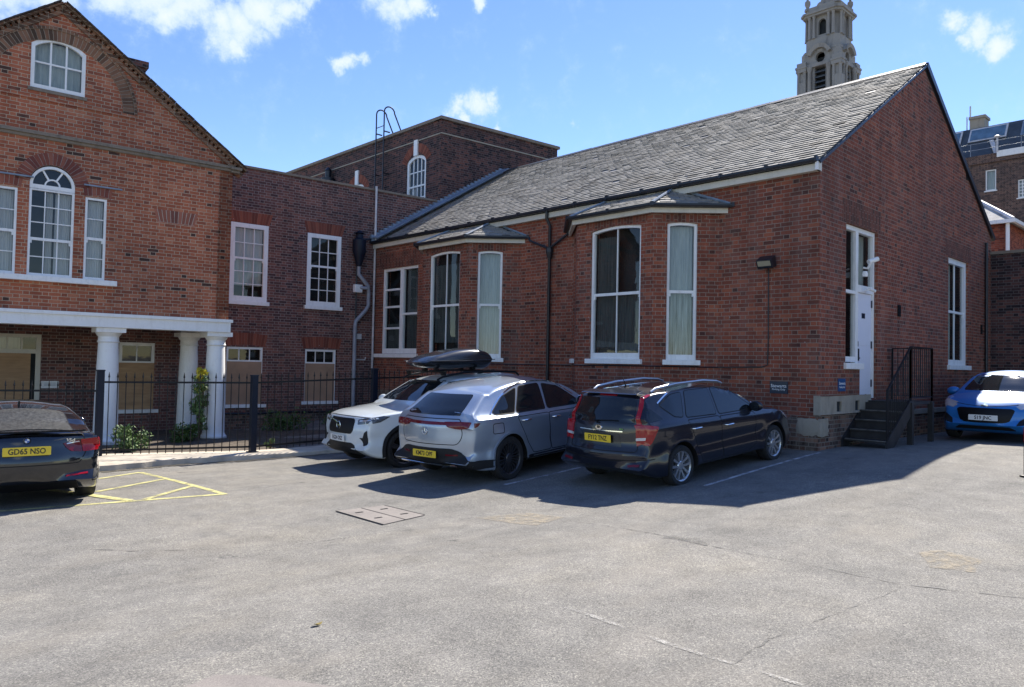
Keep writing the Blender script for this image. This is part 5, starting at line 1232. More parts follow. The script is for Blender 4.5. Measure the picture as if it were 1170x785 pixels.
def fill2d(poly, step):
    xs = [p[0] for p in poly]; ys = [p[1] for p in poly]; V = [Vector(p) for p in poly]; n = len(V)
    y = min(ys)+step*.5; r = 0
    while y < max(ys):
        x = min(xs)+step*(.5 if r % 2 else 0.0); r += 1
        while x < max(xs):
            if inside((x, y), poly) and edge_dist((x, y), poly) > step*.45: V.append(Vector((x, y)))
            x += step
        y += step*.87
    res = delaunay_2d_cdt(V, [], [list(range(n))], 1, 1e-6)
    return [tuple(v) for v in res[0]], [list(f) for f in res[2]]
def resample(poly, step):
    out = []
    for i in range(len(poly)):
        a, b = poly[i], poly[(i+1) % len(poly)]; k = max(1, int(math.dist(a, b)/step))
        for s in range(k): out.append((a[0]+(b[0]-a[0])*s/k, a[1]+(b[1]-a[1])*s/k))
    return out
def rounded(poly, r, n=4):
    out = []; m = len(poly)
    for i in range(m):
        p = Vector(poly[i]); a = Vector(poly[i-1]); b = Vector(poly[(i+1) % m]); da = (a-p); db = (b-p); k = min(r, da.length*.45, db.length*.45)
        A = p+da.normalized()*k; B = p+db.normalized()*k
        for s in range(n+1): t = s/n; q = A*(1-t)**2+p*2*t*(1-t)+B*t*t; out.append((q.x, q.y))
    return out
def grow(poly, d):
    n = len(poly); ar = sum(poly[i][0]*poly[(i+1) % n][1]-poly[(i+1) % n][0]*poly[i][1] for i in range(n)); s = 1 if ar > 0 else -1; out = []
    for i in range(n):
        a = Vector(poly[i-1]); p = Vector(poly[i]); b = Vector(poly[(i+1) % n]); e = (p-a).normalized()+(b-p).normalized()
        if e.length < 1e-6: e = (b-p)
        e.normalize(); nn = Vector((e.y, -e.x))*s; out.append((p.x+nn.x*d, p.y+nn.y*d))
    return out
class Car:
    def __init__(s, name, label, cat, L, W, sil, belt, wx, Rw, paintm, loc, heading, lean=.33, step_sh=.035, xr=.9, xf=.9, ar=.16, af=.20, gr=.10,
                 c_end=.13, c_roof=.045, arch=.055, pitch=0, roll=0, kf=0, seat_w=.0, gf=.0):
        s.root = thing(name, label, cat, loc, heading, 'cars parked in the yard'); s.root.scale = (CS, CS, CS); s.root.rotation_euler = (roll, pitch, heading)
        s.L, s.W, s.belt, s.wx, s.Rw, s.paint = L, W, belt, wx, Rw, paintm
        s.lean, s.step_sh, s.xr, s.xf, s.ar, s.af, s.gr = lean, step_sh, xr, xf, ar, af, gr; s.arch = arch; s.gf = gf
        S = catmull([(x, z if z > .45 else .45-(.45-z)*.70) for x, z in sil], .05); n = len(S)
        area = sum(S[i][0]*S[(i+1) % n][1]-S[(i+1) % n][0]*S[i][1] for i in range(n)); sg = 1 if area > 0 else -1
        V = []; F = []; rows = []
        for i in range(n):
            a, b = S[i-1], S[(i+1) % n]; t = Vector((b[0]-a[0], b[1]-a[1])).normalized(); nx, nz = -t.y*sg, t.x*sg     # inward
            p = S[i]; ax = abs(nx)**1.5
            ce = c_end*ax+c_roof*(1-ax); low = nz > .5
            if low: ce = .0
            rx = .10*ax+.045*(1-ax); ry = .20*ax+.13*(1-ax)
            if low: rx, ry = .05, .06
            if p[1] > s.belt(p[0])+.12 and ax > .2: ce *= .55; ry *= .8
            q = (p[0]+nx*(ce+rx), p[1]+nz*(ce+rx)); w_ = s.wid(*q); Ye = max(.05, w_-ry); row = []
            for j in range(7): u = j/6; row.append((p[0]+nx*ce*u*u, Ye*u, p[1]+nz*ce*u*u))
            for j in range(1, 6): f = math.pi/2*j/5; row.append((p[0]+nx*(ce+rx*(1-math.cos(f))), Ye+ry*math.sin(f), p[1]+nz*(ce+rx*(1-math.cos(f)))))
            rows.append(row)
        m = len(rows[0]); 
        def idx(i, j, side): return (i % n)*(2*m-1)+(m-1)+(j if side > 0 else -j)
        for row in rows:
            for j in range(m-1, 0, -1): V.append((row[j][0], -row[j][1], row[j][2]))
            for j in range(m): V.append(row[j])
        for i in range(n):
            for j in range(2*m-2): F.append([(i)*(2*m-1)+j, (i)*(2*m-1)+j+1, ((i+1) % n)*(2*m-1)+j+1, ((i+1) % n)*(2*m-1)+j])
        ring = [(rows[i][-1][0], rows[i][-1][2]) for i in range(n)]
        v2, f2 = fill2d(ring, .05)
        for side in (1, -1):
            base = len(V); mp = []
            for k, (x, z) in enumerate(v2):
                if k < n: mp.append(idx(k, m-1, side))
                else: mp.append(len(V)); V.append((x, side*s.wid(x, z), z))
            for f in f2: F.append([mp[k] for k in f])
        s.V = [Vector(v) for v in V]; s.F = F; s.bvh = BVHTree.FromPolygons(s.V, F)
        me = bpy.data.meshes.new('body'); me.from_pydata(V, [], F); me.materials.append(paintm); me.materials.append(M['seam'])
        bm = bmesh.new(); bm.from_mesh(me); bmesh.ops.remove_doubles(bm, verts=bm.verts, dist=.002); bmesh.ops.recalc_face_normals(bm, faces=bm.faces); bm.to_mesh(me); bm.free()
        bo = bpy.data.objects.new('body', me); COL.objects.link(bo)
        cuts = []
        for x in wx:
            for sd in (-1, 1):
                cm = MB(); cm.lathe((x, sd*(W/2-.15), Rw), [(Rw+arch, -.20), (Rw+arch, .4)], 40, 'y'); co = cm.build('cut', M['seam']); cuts.append(co)
                md = bo.modifiers.new('b', 'BOOLEAN'); md.object = co; md.operation = 'DIFFERENCE'; md.solver = 'EXACT'; md.material_mode = 'TRANSFER'
        # cutters must straddle the flank on both sides
        for co, (x, sd) in zip(cuts, [(x, sd) for x in wx for sd in (-1, 1)]):
            co.data.transform(Matrix.Translation((0, 0 if sd > 0 else -.2, 0)))
        dg = bpy.context.evaluated_depsgraph_get(); nm = bpy.data.meshes.new_from_object(bo.evaluated_get(dg))
        for co in cuts: bpy.data.objects.remove(co)
        bo.modifiers.clear(); bo.data = nm; nm.name = 'body'
        nm.polygons.foreach_set('use_smooth', [True]*len(nm.polygons)); nm.set_sharp_from_angle(angle=R(38))
        bo.parent = s.root; s.body = bo
    def wid(s, x, z):
        hw = s.W/2; tr = max(0, (s.xr-x)/s.xr); tf = max(0, (x-(s.L-s.xf))/s.xf); zb = s.belt(x)
        w_ = hw*(1-s.ar*tr**2.2-s.af*tf**2.2)
        if z < zb:
            d = zb-z; w_ -= .012*math.exp(-d/.05); t = max(0, (.42-z)/.3); w_ -= .045*t*t
            w_ -= .018*math.exp(-((z-(.56+.03*x/ s.L))/.09)**2)       # body side hollow
            for xw in s.wx:
                r = math.hypot(x-xw, z-s.Rw); w_ += .022*math.exp(-((r-s.Rw-.06)/.09)**2)
        else:
            d = z-zb; w_ -= .012+s.step_sh*(1-math.exp(-d/.03))+s.lean*d+.14*d*d; w_ -= s.gr*tr*min(1, d/.3)
            w_ -= s.gf*max(0, (x-s.L*.55)/(s.L*.3))*min(1, d/.3)
        return max(.06, w_)
    def cast(s, h, k, view):
        if view in ('L', 'R'): o, d = Vector((h, 3 if view == 'L' else -3, k)), Vector((0, -1 if view == 'L' else 1, 0))
        elif view == 'B': o, d = Vector((-2, h, k)), Vector((1, 0, 0))
        elif view == 'F': o, d = Vector((s.L+2, h, k)), Vector((-1, 0, 0))
        elif view == 'T': o, d = Vector((h, k, 3)), Vector((0, 0, -1))
        else:            # ('A', yaw, pivot) oblique cast: h is measured along the horizontal normal to the ray
            _, yaw, px, py = view; d = Vector((math.cos(R(yaw)), math.sin(R(yaw)), 0)); sd = Vector((-d.y, d.x, 0)); o = Vector((px, py, k))+sd*h-d*3
        hit, nn, i, _ = s.bvh.ray_cast(o, d)
        if hit is None:
            hit, nn, i, _ = s.bvh.find_nearest(o+d*3)
        if nn.dot(d) > 0: nn = -nn
        return hit, nn
    def patch(s, name, poly, view, mat, off=.004, parent=None, thick=.012, step=.045, r=0, merge_with=None, nrm_smooth=True):
        """a panel, pane or lamp that lies on the body surface"""
        if r: poly = rounded(poly, r)
        poly = resample(poly, step*.8); v2, f2 = fill2d(poly, step); n = len(poly); hv = []; 
        for (h, k) in v2:
            p, nn = s.cast(h, k, view); hv.append((p, nn))
        V = [p+nn*off for p, nn in hv]; Fc = [list(f) for f in f2]; b = len(V)
        V += [hv[i][0]+hv[i][1]*(off-thick) for i in range(n)]
        for i in range(n): j = (i+1) % n; Fc.append([i, j, b+j, b+i])
        me = bpy.data.meshes.new(name); me.from_pydata([tuple(v) for v in V], [], Fc)
        bm = bmesh.new(); bm.from_mesh(me); bmesh.ops.recalc_face_normals(bm, faces=bm.faces); bm.to_mesh(me); bm.free()
        me.materials.append(mat); me.polygons.foreach_set('use_smooth', [True]*len(me.polygons)); me.set_sharp_from_angle(angle=R(40))
        o = bpy.data.objects.new(name, me); COL.objects.link(o); o.parent = parent or s.root; return o
    def line(s, name, pts, width, view, mat, off=.006, parent=None, closed=False, step=.04, thick=.01):
        P = resample(pts, step) if closed else catmull(pts, step, False); n = len(P); L_, R_ = [], []
        for i in range(n):
            a = Vector(P[i-1] if closed or i else P[0]); b = Vector(P[(i+1) % n] if closed or i < n-1 else P[-1]); d = (b-a).normalized(); q = Vector(P[i]); nn = Vector((-d.y, d.x))*width/2
            L_.append(q+nn); R_.append(q-nn)
        mb = MB(); A = [s.cast(q.x, q.y, view) for q in L_]; B = [s.cast(q.x, q.y, view) for q in R_]; A2 = [p+m*off for p, m in A]; B2 = [p+m*off for p, m in B]
        A0 = [p+m*(off-thick) for p, m in A]; B0 = [p+m*(off-thick) for p, m in B]
        for i in range(n if closed else n-1):
            j = (i+1) % n; mb.face([A2[i], B2[i], B2[j], A2[j]]); mb.face([A2[i], A2[j], A0[j], A0[i]]); mb.face([B2[i], B2[j], B0[j], B0[i]])
        return mb.build(name, mat, parent or s.root, smooth=30)
    def panel(s, name, poly, view, mat=None, parent=None, r=.05):
        pl = rounded(poly, r) if r else poly
        ln = s.line('seam', pl, .012, view, M['seam'], .0015, parent or s.root, closed=True)
        return ln
    def wheel(s, x, side, kind):
        r = s.Rw; y = side*(s.W/2-.115); rr = r*.70 if kind != 'big' else r*.74; sd = side
        mb = MB(); hub = Vector((x, y, r))
        def ring(prof): return [(a, b*sd) for a, b in prof]
        mb.lathe(hub, ring([(rr-.02, -.09), (rr-.02, .02), (rr-.012, .085), (rr+.006, .098), (rr+.008, .09)]), 40, 'y', cap=False)
        nsp = {'five': 5, 'multi': 20, 'ten': 10, 'big': 5, 'fine': 20}[kind]
        for k in range(nsp):
            a = 2*math.pi*(k+.25)/nsp; ca, sa = math.cos(a), math.sin(a)
            def P(rad, off, yy): return hub+Vector((rad*ca-off*sa, yy*sd, rad*sa+off*ca))
            if kind in ('five', 'big'):
                for o1 in ((-.030, .030) if kind == 'five' else (0,)):
                    wa, wb = (.018, .026) if kind == 'five' else (.035, .055)
                    c0 = o1*.8; c1 = o1*1.9
                    mb.hexa([P(.04, c0-wa, .03), P(rr-.01, c1-wb, .045), P(rr-.01, c1+wb, .045), P(.04, c0+wa, .03), P(.04, c0-wa*.8, .075), P(rr-.01, c1-wb*.8, .09), P(rr-.01, c1+wb*.8, .09), P(.04, c0+wa*.8, .075)])
            else:
                wa = .007 if nsp == 20 else .014
                mb.hexa([P(.05, -wa, .04), P(rr-.01, -wa*1.4, .05), P(rr-.01, wa*1.4, .05), P(.05, wa, .04), P(.05, -wa, .07), P(rr-.01, -wa*1.2, .088), P(rr-.01, wa*1.2, .088), P(.05, wa, .07)])
        mb.lathe(hub, ring([(.075, .03), (.075, .07), (.06, .082), (.028, .085), (.0, .086)]), 20, 'y')
        wm = s.root_wheelmat; w_ = mb.build('wheel', wm, s.root, smooth=30)
        t = MB(); t.lathe(hub, ring([(rr-.005, -.10), (r-.03, -.108), (r-.008, -.085), (r, -.05), (r, .05), (r-.008, .085), (r-.03, .106), (rr+.012, .10), (rr-.003, .092), (rr-.003, -.09)]), 48, 'y', cap=False); t.build('tyre', M['tyre'], w_, smooth=40)
        d = MB(); d.lathe(hub, ring([(rr-.03, .0), (rr-.03, .01), (.0, .012)]), 24, 'y'); d.build('brake_disc', M['alloy_dark'] if kind in ('five',) else M['car_black'], w_)
        return w_
    def wheels(s, kind, mat):
        s.root_wheelmat = mat
        for x in s.wx:
            for sd in (-1, 1): s.wheel(x, sd, kind)
    def plate(s, txt, view, z, mat, y=0, tilt=0):
        p, nn = s.cast(y, z, view); sg = -1 if view == 'B' else 1; x = p.x+sg*.018
        # the highest reach of the body under the plate, so that it lies proud of it
        x = (min if sg < 0 else max)([s.cast(y+dy, z+dz, view)[0].x for dy in (-.24, 0, .24) for dz in (-.05, .05)])+sg*.012
        mb = MB(); pp = rounded([(-.26, -.0555), (.26, -.0555), (.26, .0555), (-.26, .0555)], .012); mb.prism([(x, y+a, z+b) for a, b in pp], (sg*.008, 0, 0)); pl = mb.build('number_plate', mat, s.root)
        text_part('plate_lettering', txt, .098, M['plate_ink'], pl, (x+sg*.0095, y, z-.002), (0, -1 if sg < 0 else 1, 0), (0, 0, 1), .002, bold=.0018, sx=.86 if len(txt) > 7 else .9)
        return pl
    def mirror(s, x, z, side, mat=None, sc=1.):
        hy = side*(s.wid(x, z)+.10); bm = bmesh.new(); bmesh.ops.create_uvsphere(bm, u_segments=20, v_segments=12, radius=1)
        for v in bm.verts:
            q = v.co; q.x = q.x*.085 if q.x > 0 else q.x*.03; q.y *= .125; q.z *= .085
            q.z += .0; q.x -= .03*abs(q.y)/.125*0
        me = bpy.data.meshes.new('mirror'); bm.to_mesh(me); bm.free(); me.transform(Matrix.Translation((x, hy, z+.07))@Matrix.Scale(sc, 4)); me.materials.append(mat or s.paint); me.polygons.foreach_set('use_smooth', [True]*len(me.polygons))
        o = bpy.data.objects.new('mirror', me); COL.objects.link(o); o.parent = s.root
        mb = MB(); mb.bar((x+.02, side*(s.wid(x, z)-.03), z-.0), (x+.02, hy, z+.03), .05, .03); mb.build('mirror_arm', M['car_black'], o, bevel=.005)
        mb = MB(); mb.lathe((x-.032*sc, hy, z+.07), [(.075*sc, 0), (.0, -.004)], 18, 'x'); g_ = mb.build('mirror_glass', M['car_glass'], o)
        return o
    def handle(s, x, z, side, mat):
        v = 'L' if side > 0 else 'R'; p, nn = s.cast(x, z, v); y = p.y; mb = MB()
        mb.tube([(x-.10, y-side*.005, z), (x-.085, y+side*.035, z+.002), (x, y+side*.045, z+.006), (x+.085, y+side*.035, z+.004), (x+.10, y-side*.005, z+.004)], [.010, .013, .015, .013, .010], 8)
        o = mb.build('door_handle', mat, s.root, smooth=40); return o
    def rail(s, pts, r, mat, name='roof_rail'):
        for sd in (-1, 1):
            mb = MB(); P = [(x, sd*y, z) for x, y, z in pts]; mb.tube(P, r, 8)
            mb.build(name, mat, s.root, smooth=40)
    def fin(s, x, h=.07):
        z = s.cast(x, 0, 'T')[0].z; mb = MB(); P = [(x-.03, 0, z-.01), (x+.11, 0, z-.01), (x+.03, 0, z+h*.6), (x-.02, 0, z+h), (x-.035, 0, z+h*.9)]
        mb.prism([(a, -.012, c) for a, b, c in P], (0, .024, 0)); mb.build('aerial', M['car_black'], s.root, bevel=.004)
    def glasshouse(s, wins, mat=None, trim=M['seam'], trimw=.022):
        for sd, v in ((1, 'L'), (-1, 'R')):
            for w_ in wins:
                g = s.patch('side_window', w_, v, mat or M['car_glass'], .004, r=.045, step=.05)
                s.line('window_trim', rounded(w_, .045), trimw, v, trim, .0035, g, closed=True)
def lamp(car, name, poly, view, mat, off=.008, r=.02, parent=None): return car.patch(name, poly, view, mat, off, parent, r=r, step=.03, thick=.02)
def both(poly): return [(-a, b) for a, b in poly]

GY = lambda x, y: gz(x, y)
def place(x_plate, y_plate, head, zoff=0): return (x_plate, y_plate, gz(x_plate, y_plate)+zoff)

# ---------------- dark blue estate
P_blue = paint('paint_dark_blue', (.008, .0095, .018), .05, .28, coat=.7, dust=.015)
P_blue.node_tree.nodes['Principled BSDF'].inputs['Specular IOR Level'].default_value = .3
rx, ry = 8.2, 6.85; h, pt, z0 = seat(rx, ry, -2.2, .92, 3.57)
k = Car('estate_car', 'dark blue estate car with silver roof rails parked nose to the brick corner', 'car', 4.47, 1.79,
        [(.16, .22), (.05, .32), (.0, .46), (.0, .58), (.055, .68), (.07, .80), (.10, .98), (.22, 1.20), (.34, 1.405), (.42, 1.435), (1.0, 1.475), (1.9, 1.475), (2.45, 1.40), (3.0, 1.16), (3.32, 1.02), (3.75, .95), (4.15, .82), (4.40, .66), (4.47, .50), (4.44, .34), (4.32, .22), (3.0, .18), (1.2, .18)],
        lambda x: .99-.035*x, (.92, 3.57), .315, P_blue, (rx, ry, z0), h, pitch=pt, lean=.36, ar=.10, af=.24, gr=.06)
k.wheels('five', M['alloy'])
k.glasshouse([[(3.05, .975), (2.42, 1.36), (2.02, 1.39), (2.00, .985)], [(1.93, .99), (1.95, 1.39), (1.32, 1.395), (1.14, 1.02)], [(1.06, 1.03), (1.22, 1.385), (.95, 1.37), (.62, 1.24), (.86, 1.06)]])
for sd, v in ((1, 'L'), (-1, 'R')):
    k.line('window_trim', [(.60, 1.27), (.92, 1.405), (1.30, 1.435), (2.05, 1.43), (2.5, 1.375), (3.1, 1.0)], .018, v, M['chrome'], .007)
    k.patch('side_window', [(.24, 1.02), (.60, 1.045), (.40, 1.22), (.34, 1.22)], v, M['car_glass'], .004, r=.03)
    k.panel('door', [(2.98, .93), (2.98, .40), (2.72, .30), (2.02, .30), (1.97, .95)], v); k.panel('door', [(1.97, .96), (2.0, .30), (1.45, .30), (1.30, .62), (1.12, .98)], v)
    k.line('side_crease', [(.55, .80), (1.6, .76), (3.2, .74), (3.9, .72)], .012, v, P_blue, .008)
    k.handle(2.18, .80, sd, M['chrome']); k.handle(1.30, .84, sd, M['chrome']); k.mirror(2.92, .95, sd)
k.patch('rear_window', [(-.60, 1.00), (.60, 1.00), (.52, 1.355), (-.52, 1.355)], 'B', M['car_glass'], .004, r=.05)
k.patch('windscreen', [(-.66, 1.04), (.66, 1.04), (.53, 1.37), (-.53, 1.37)], 'F', M['car_glass'], .004, r=.06)
k.panel('tailgate', [(-.66, .60), (.66, .60), (.62, .96), (.58, 1.40), (-.58, 1.40), (-.62, .96)], 'B'); k.line('bumper_seam', [(-.85, .50), (0, .46), (.85, .50)], .012, 'B', M['seam'], .002)
k.line('bumper_ledge', [(-.8, .565), (0, .55), (.8, .565)], .02, 'B', P_blue, .012)
k.patch('plate_recess', [(-.42, .66), (.42, .66), (.36, .86), (-.36, .86)], 'B', paint('paint_dark_blue_shade', (.005, .006, .009), .0, .34, coat=.3, dust=.01), .003, r=.03)  # recess shade painted in as a darker copy of the body blue
k.line('tailgate_strip', [(-.42, .885), (.42, .885)], .014, 'B', M['chrome'], .008)
k.patch('third_brake_light', [(-.17, 1.385), (.17, 1.385), (.16, 1.412), (-.16, 1.412)], 'B', M['lamp_red'], .012, r=.005, step=.03)
for sg in (1, -1):
    pol = [(sg*.575, 1.40), (sg*.625, 1.40), (sg*.70, .99), (sg*.62, .97)]
    t_ = lamp(k, 'tail_light', pol, 'B', M['lamp_red'])
    a = lamp(k, 'tail_light', [(sg*.615, .985), (sg*.72, 1.0), (sg*.80, .88), (sg*.78, .74), (sg*.64, .68), (sg*.62, .86)], 'B', M['lamp_red'], .010)
    lamp(k, 'reversing_lens', [(sg*.625, .80), (sg*.78, .815), (sg*.775, .775), (sg*.625, .76)], 'B', M['lamp_clear'], .014, .008, a)
    v = 'L' if sg > 0 else 'R'
    lamp(k, 'tail_light', [(.20, .70), (.20, .99), (.26, .99), (.42, .955), (.32, .82), (.24, .70)], v, M['lamp_red'], .008)
    k.patch('headlight', [(4.22, .74), (3.92, .86), (3.86, .80), (4.20, .64)], v, M['lamp_clear'], .006, r=.03, step=.03)
    k.line('rear_reflector', [(sg*.55, .40), (sg*.74, .42)], .03, 'B', M['lamp_red_dark'], .008)
mb = MB(); p, _ = k.cast(0, 1.02, 'B'); q, _ = k.cast(-.02, 1.05, 'B')
mb.tube([k.cast(.02, 1.005, 'B')[0]+Vector((-.03, 0, 0)), k.cast(.10, 1.03, 'B')[0]+Vector((-.03, 0, 0)), k.cast(-.34, 1.045, 'B')[0]+Vector((-.025, 0, 0))], [.018, .011, .006], 6); mb.build('rear_wiper', M['car_black'], k.root)
k.plate('FY12 TNZ', 'B', .775, M['plate_yellow'])
mb = MB(); p, _ = k.cast(0, .93, 'B'); mb.lathe((p.x-.012, 0, .93), [(.0, 0), (.062, .002), (.066, .012)], 24, 'x'); bd = mb.build('badge', M['chrome'], k.root); bd.data.transform(Matrix.Translation((p.x, 0, .93))@Matrix.Scale(.62, 4, (0, 0, 1))@Matrix.Translation((-p.x, 0, -.93)))
text_part('badge_letters', 'KIA', .042, M['seam'], bd, (p.x-.0145, 0, .93), (0, -1, 0), (0, 0, 1), .002, bold=.001)
e_ = k.cast(-.42, .925, 'B')[0]; text_part('model_badge', 'eco', .045, plain('badge_green', (.25, .55, .1), .4), k.root, (e_.x-.012, -.40, .925), (0, -1, 0), (0, 0, 1), .003)
k.rail([(.62, .57, 1.43), (.72, .58, 1.475), (1.2, .595, 1.515), (1.9, .60, 1.515), (2.3, .595, 1.475), (2.45, .59, 1.43)], .02, M['alloy'])
mb = MB(); zr_ = k.cast(.75, 0, 'T')[0].z; mb.tube([(.75, 0, zr_), (.68, 0, zr_+.14)], [.012, .004], 6); mb.tube([(.72, 0, zr_+.0), (.80, 0, zr_)], .02, 6); mb.build('aerial', M['car_black'], k.root)
mb = MB(); mb.hexa([(.30, -.56, 1.415), (.45, -.55, 1.44), (.45, .55, 1.44), (.30, .56, 1.415), (.33, -.55, 1.43), (.50, -.54, 1.462), (.50, .54, 1.462), (.33, .55, 1.43)]); mb.build('spoiler', P_blue, k.root, bevel=.008)

# ---------------- silver electric suv
P_silver = paint('paint_silver', (.36, .42, .50), .55, .30, dust=.05)
P_silver2 = M['car_plastic']
rx, ry = 6.9, 9.12; h, pt, z0 = seat(rx, ry, 7, 1.02, 3.89)
c = Car('silver_suv', 'silver rounded SUV with a full width red light bar, in the middle bay', 'car', 4.76, 1.90,
        [(.20, .24), (.07, .34), (.01, .50), (.0, .66), (.01, .84), (.025, .97), (.10, 1.08), (.32, 1.24), (.62, 1.43), (.80, 1.50), (1.25, 1.585), (1.9, 1.625), (2.5, 1.59), (3.05, 1.40), (3.55, 1.14), (3.95, 1.07), (4.40, .95), (4.68, .78), (4.76, .58), (4.73, .40), (4.55, .22), (3.2, .20), (1.4, .20)],
        lambda x: 1.06-.012*x, (1.02, 3.89), .365, P_silver, (rx, ry, z0), h, pitch=pt, lean=.40, ar=.15, af=.22, gr=.13, c_end=.16, step_sh=.045, xr=1.1)
c.wheels('fine', M['alloy_dark'])
c.glasshouse([[(3.20, 1.09), (2.62, 1.43), (2.20, 1.50), (2.12, 1.085)], [(2.05, 1.085), (2.11, 1.51), (1.55, 1.49), (1.25, 1.085)], [(1.20, 1.085), (1.46, 1.475), (1.05, 1.36), (.70, 1.13), (.74, 1.09)]])
for sd, v in ((1, 'L'), (-1, 'R')):
    c.line('window_trim', [(.64, 1.11), (1.0, 1.36), (1.42, 1.51), (2.0, 1.555), (2.6, 1.475), (3.0, 1.26)], .02, v, M['chrome'], .007)
    c.panel('door', [(3.10, 1.02), (3.12, .50), (2.9, .38), (2.14, .38), (2.08, 1.02)], v); c.panel('door', [(2.08, 1.02), (2.12, .38), (1.62, .38), (1.42, .68), (1.22, 1.02)], v)
    c.patch('sill_trim', [(1.42, .24), (3.48, .24), (3.46, .36), (1.44, .36)], v, M['car_plastic'], .012, r=.02); c.line('sill_strip', [(1.6, .335), (3.3, .335)], .02, v, M['chrome'], .02)
    c.handle(2.28, .93, sd, M['chrome']); c.handle(1.44, .95, sd, M['chrome']); c.mirror(3.05, 1.08, sd, sc=1.15)
    c.panel('fuel_flap', [(.62, .80), (.86, .80), (.86, .96), (.62, .96)], v, r=.04)
    for xw in c.wx:
        a = [(xw+math.cos(R(t))*(.42), .365+math.sin(R(t))*.42) for t in range(-18, 200, 12)]; c.line('wheel_arch_trim', a, .035, v, P_silver, .012)
c.patch('rear_window', [(-.60, 1.11), (.60, 1.11), (.51, 1.41), (-.51, 1.41)], 'B', M['car_glass'], .004, r=.05)
c.patch('windscreen', [(-.70, 1.17), (.70, 1.17), (.56, 1.52), (-.56, 1.52)], 'F', M['car_glass'], .004, r=.06)
c.patch('bumper_cladding', [(-.88, .28), (.88, .28), (.90, .40), (.80, .44), (.62, .56), (.50, .60), (-.50, .60), (-.62, .56), (-.80, .44), (-.90, .40)], 'B', M['car_plastic'], .012, r=.05)
for sg in (1, -1): c.patch('bumper_cladding', [(.10, .28), (.68, .28), (.62, .40), (.30, .42), (.10, .40)], 'L' if sg > 0 else 'R', M['car_plastic'], .012, r=.03)
c.line('bumper_strip', [(-.62, .36), (0, .335), (.62, .36)], .022, 'B', M['chrome'], .034)
c.panel('tailgate', [(-.60, .66), (.60, .66), (.68, .80), (.64, 1.02), (.60, 1.06), (-.60, 1.06), (-.64, 1.02), (-.68, .80)], 'B', r=.08)
lb = lamp(c, 'light_bar', [(-.62, .965), (.62, .965), (.62, 1.01), (-.62, 1.01)], 'B', M['lamp_red_dark'], .010, .01)
for sg in (1, -1):
    lamp(c, 'tail_light', [(sg*.36, 1.015), (sg*.62, 1.02), (sg*.83, 1.02), (sg*.80, .93), (sg*.62, .905), (sg*.44, .935)], 'B', M['lamp_red_dark'], .012)
    lamp(c, 'tail_light', [(.24, .93), (.24, 1.01), (.36, 1.0), (.30, .95)], 'L' if sg > 0 else 'R', M['lamp_red_dark'], .010)
    c.line('rear_reflector', [(sg*.40, .50), (sg*.60, .50)], .022, 'B', M['lamp_red_dark'], .018)
c.plate('KM73 OPF', 'B', .50, M['plate_yellow'])
p, _ = c.cast(0, .86, 'B'); mb = MB(); cen = Vector((p.x-.008, 0, .86))
mb.tube([cen+Vector((0, .055*math.cos(2*math.pi*i/20), .055*math.sin(2*math.pi*i/20))) for i in range(21)], .005, 6)
for i in range(3): a = R(90+120*i); mb.tube([cen, cen+Vector((0, .054*math.cos(a), .054*math.sin(a)))], [.008, .002], 6)
mb.build('badge', M['chrome'], c.root)

# ---------------- pale suv with the roof box
P_white = paint('paint_pale_grey', (.62, .66, .66), .0, .3, dust=.06)
L_ = 4.43; rx, ry = 11.0, 11.32; h, pt, z0 = seat(rx, ry, 176.8, .87, 3.57)
v_ = Car('pale_suv', 'pale grey white SUV facing the camera with a black grille, under the roof box', 'car', L_, 1.87,
        [(.14, .28), (.03, .42), (.0, .62), (.03, .90), (.10, 1.12), (.22, 1.42), (.32, 1.56), (.9, 1.63), (1.8, 1.655), (2.35, 1.60), (2.85, 1.36), (3.22, 1.16), (3.62, 1.10), (4.12, 1.03), (4.32, .95), (4.41, .78), (4.43, .60), (4.41, .42), (4.28, .26), (3.1, .23), (1.3, .23)],
        lambda x: 1.06-.01*x, (.87, 3.57), .36, P_white, (rx, ry, z0), h, pitch=pt, lean=.30, ar=.08, af=.15, gr=.04, c_end=.12, step_sh=.04)
v_.wheels('big', M['alloy_dark'])
v_.glasshouse([[(3.02, 1.10), (2.42, 1.51), (2.02, 1.55), (2.0, 1.09)], [(1.93, 1.09), (1.95, 1.55), (1.25, 1.55), (1.12, 1.10)], [(1.05, 1.11), (1.17, 1.54), (.6, 1.50), (.72, 1.18)]])
for sd, v in ((1, 'L'), (-1, 'R')):
    v_.panel('door', [(2.98, 1.04), (3.0, .50), (2.8, .38), (2.06, .38), (2.0, 1.04)], v); v_.panel('door', [(1.98, 1.04), (2.02, .38), (1.5, .38), (1.3, .68), (1.1, 1.04)], v)
    v_.patch('sill_trim', [(1.30, .25), (3.14, .25), (3.12, .40), (1.32, .40)], v, M['car_plastic'], .012, r=.02)
    v_.handle(2.16, .93, sd, P_white); v_.handle(1.32, .94, sd, P_white); v_.mirror(2.88, 1.08, sd, sc=1.15)
    for xw in v_.wx:
        a = [(xw+math.cos(R(t))*(.435), .36+math.sin(R(t))*.435) for t in range(-15, 196, 12)]; v_.line('wheel_arch_trim', a, .06, v, M['car_plastic'], .012)
    v_.patch('headlight', [(4.20, .86), (4.20, .95), (3.98, .985), (3.86, .97), (4.05, .88)], v, M['lamp_dark'], .006, r=.015, step=.03)
v_.patch('windscreen', [(-.70, 1.19), (.70, 1.19), (.58, 1.55), (-.58, 1.55)], 'F', M['car_glass'], .004, r=.06)
v_.patch('rear_window', [(-.58, 1.14), (.58, 1.14), (.52, 1.48), (-.52, 1.48)], 'B', M['car_glass'], .004, r=.05)
